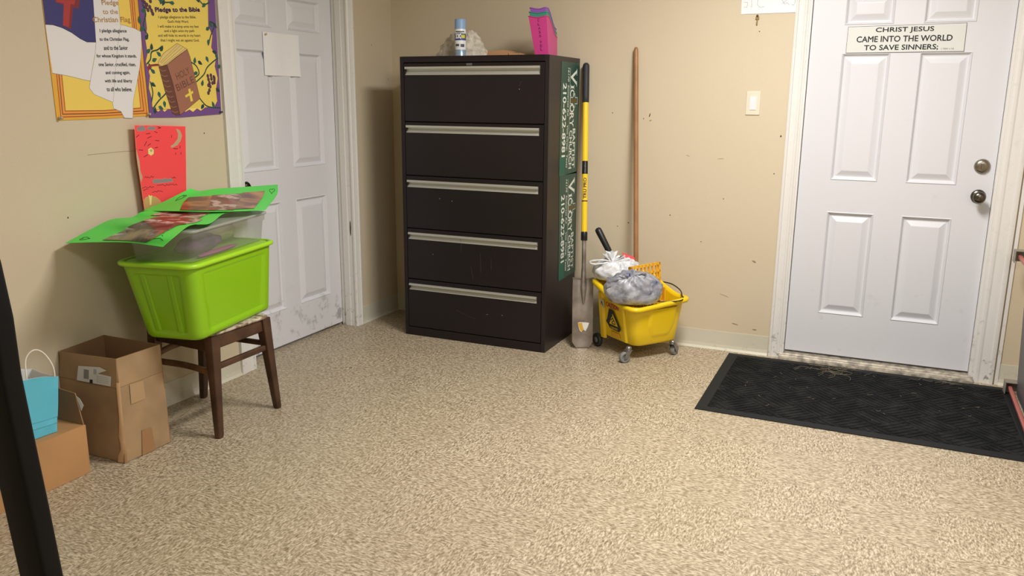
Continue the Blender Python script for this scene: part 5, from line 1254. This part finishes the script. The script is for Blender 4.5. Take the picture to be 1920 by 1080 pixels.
def strand(c, L, z=.010):
    a = rnd.uniform(0, 6.28); pts = []; x, y = c
    for k in range(5): pts.append((x, y, z+rnd.uniform(0, .003))); a += rnd.uniform(-.7, .7); x += math.cos(a)*L/4; y += math.sin(a)*L/4
    b.tube(spl(pts, 3), .0007, STR, 4)
for _ in range(34): strand((rnd.gauss(2.80, .07), -.15+rnd.uniform(-.07, .045)), rnd.uniform(.04, .13))
for _ in range(12): strand((rnd.uniform(3.2, 3.4), rnd.uniform(-.14, -.085)), rnd.uniform(.03, .06))
for _ in range(26): strand((rnd.uniform(2.4, 3.5), rnd.uniform(-.9, -.15)), rnd.uniform(.01, .03))
tag(b.build('dry_grass'), 'dry grass strands and crumbs scattered on the black door mat', 'debris', kind='stuff')

# ================================================================ folded rack at the right edge
GPN = mat('grey_painted_metal', (106, 104, 108), .45, .1); RDT_ = mat('faded_red_metal', (172, 96, 88), .42); GBR = mat('worn_grey_bracket', (150, 144, 134), .5, .3)
rk = empty('folding_rack', (3.65, -.5, 0), 'grey and red metal folding rack standing at the right edge of the photo', 'rack')
for z, x, ya in ((.040, 3.606, -.150), (.692, 3.566, -.160)):
    b = B(); b.bar((x+.004, ya, z), (x-.006, -1.0, z), .017, .018, RDT_, bev=.004); b.build('rail', rk)
    b = B()
    b.box((x-.018, ya-.02, z-.028 if z < .5 else z-.030), (x+.06, ya+.030, z+.024), GBR) if False else None
    b.bar((x-.018, ya-.03, z), (x-.018, ya+.034, z), .003, .058, GBR); b.bar((x-.018, ya+.032, z), (x+.07, ya+.032, z), .003, .058, GBR)
    b.bar((x-.018, ya+.002, z+.028), (x+.07, ya+.002, z+.028), .060, .003, GBR); b.build('corner_bracket', rk)
b = B()
FP2 = (V((3.640, 0, 0)), V((0, 1, 0)), V((-.052, 0, 1)).normalized(), V((1, 0, 0)))
b.prism(rrect(-.98, -.165, .012, .685, .035, 5), FP2, GPN, .022); b.build('panel', rk, bevel=.003)
b = B()
b.tube([(3.655, -.98, 0), (3.62, -.98, .72)], .012, GBR, 10); b.build('leg', rk); b = B()
b.tube([(3.668, -.16, 0), (3.625, -.16, .70)], .010, GBR, 10); b.build('leg', rk)

# ================================================================ ceiling fixture and added fill light panel (outside the frame)
FX = mat('fixture_white', (235, 235, 232), .5)
for cx, cy, sx, sy, lb_ in ((2.5, -1.7, .5, .95, 'white ceiling light panel above the middle of the room'), (3.8, -4.2, 1.3, .66, 'unseen white panel surround added around the fill light near the camera')):
    b = B(); 
    for (a0, a1, c0, c1) in ((cx-sx/2, cx+sx/2, cy-sy/2, cy-sy/2+.02), (cx-sx/2, cx+sx/2, cy+sy/2-.02, cy+sy/2), (cx-sx/2, cx-sx/2+.02, cy-sy/2, cy+sy/2), (cx+sx/2-.02, cx+sx/2, cy-sy/2, cy+sy/2)):
        b.box((a0, c0, H-.05), (a1, c1, H), FX)
    tag(b.build('ceiling_and_fill_panel'), lb_, 'ceiling light')
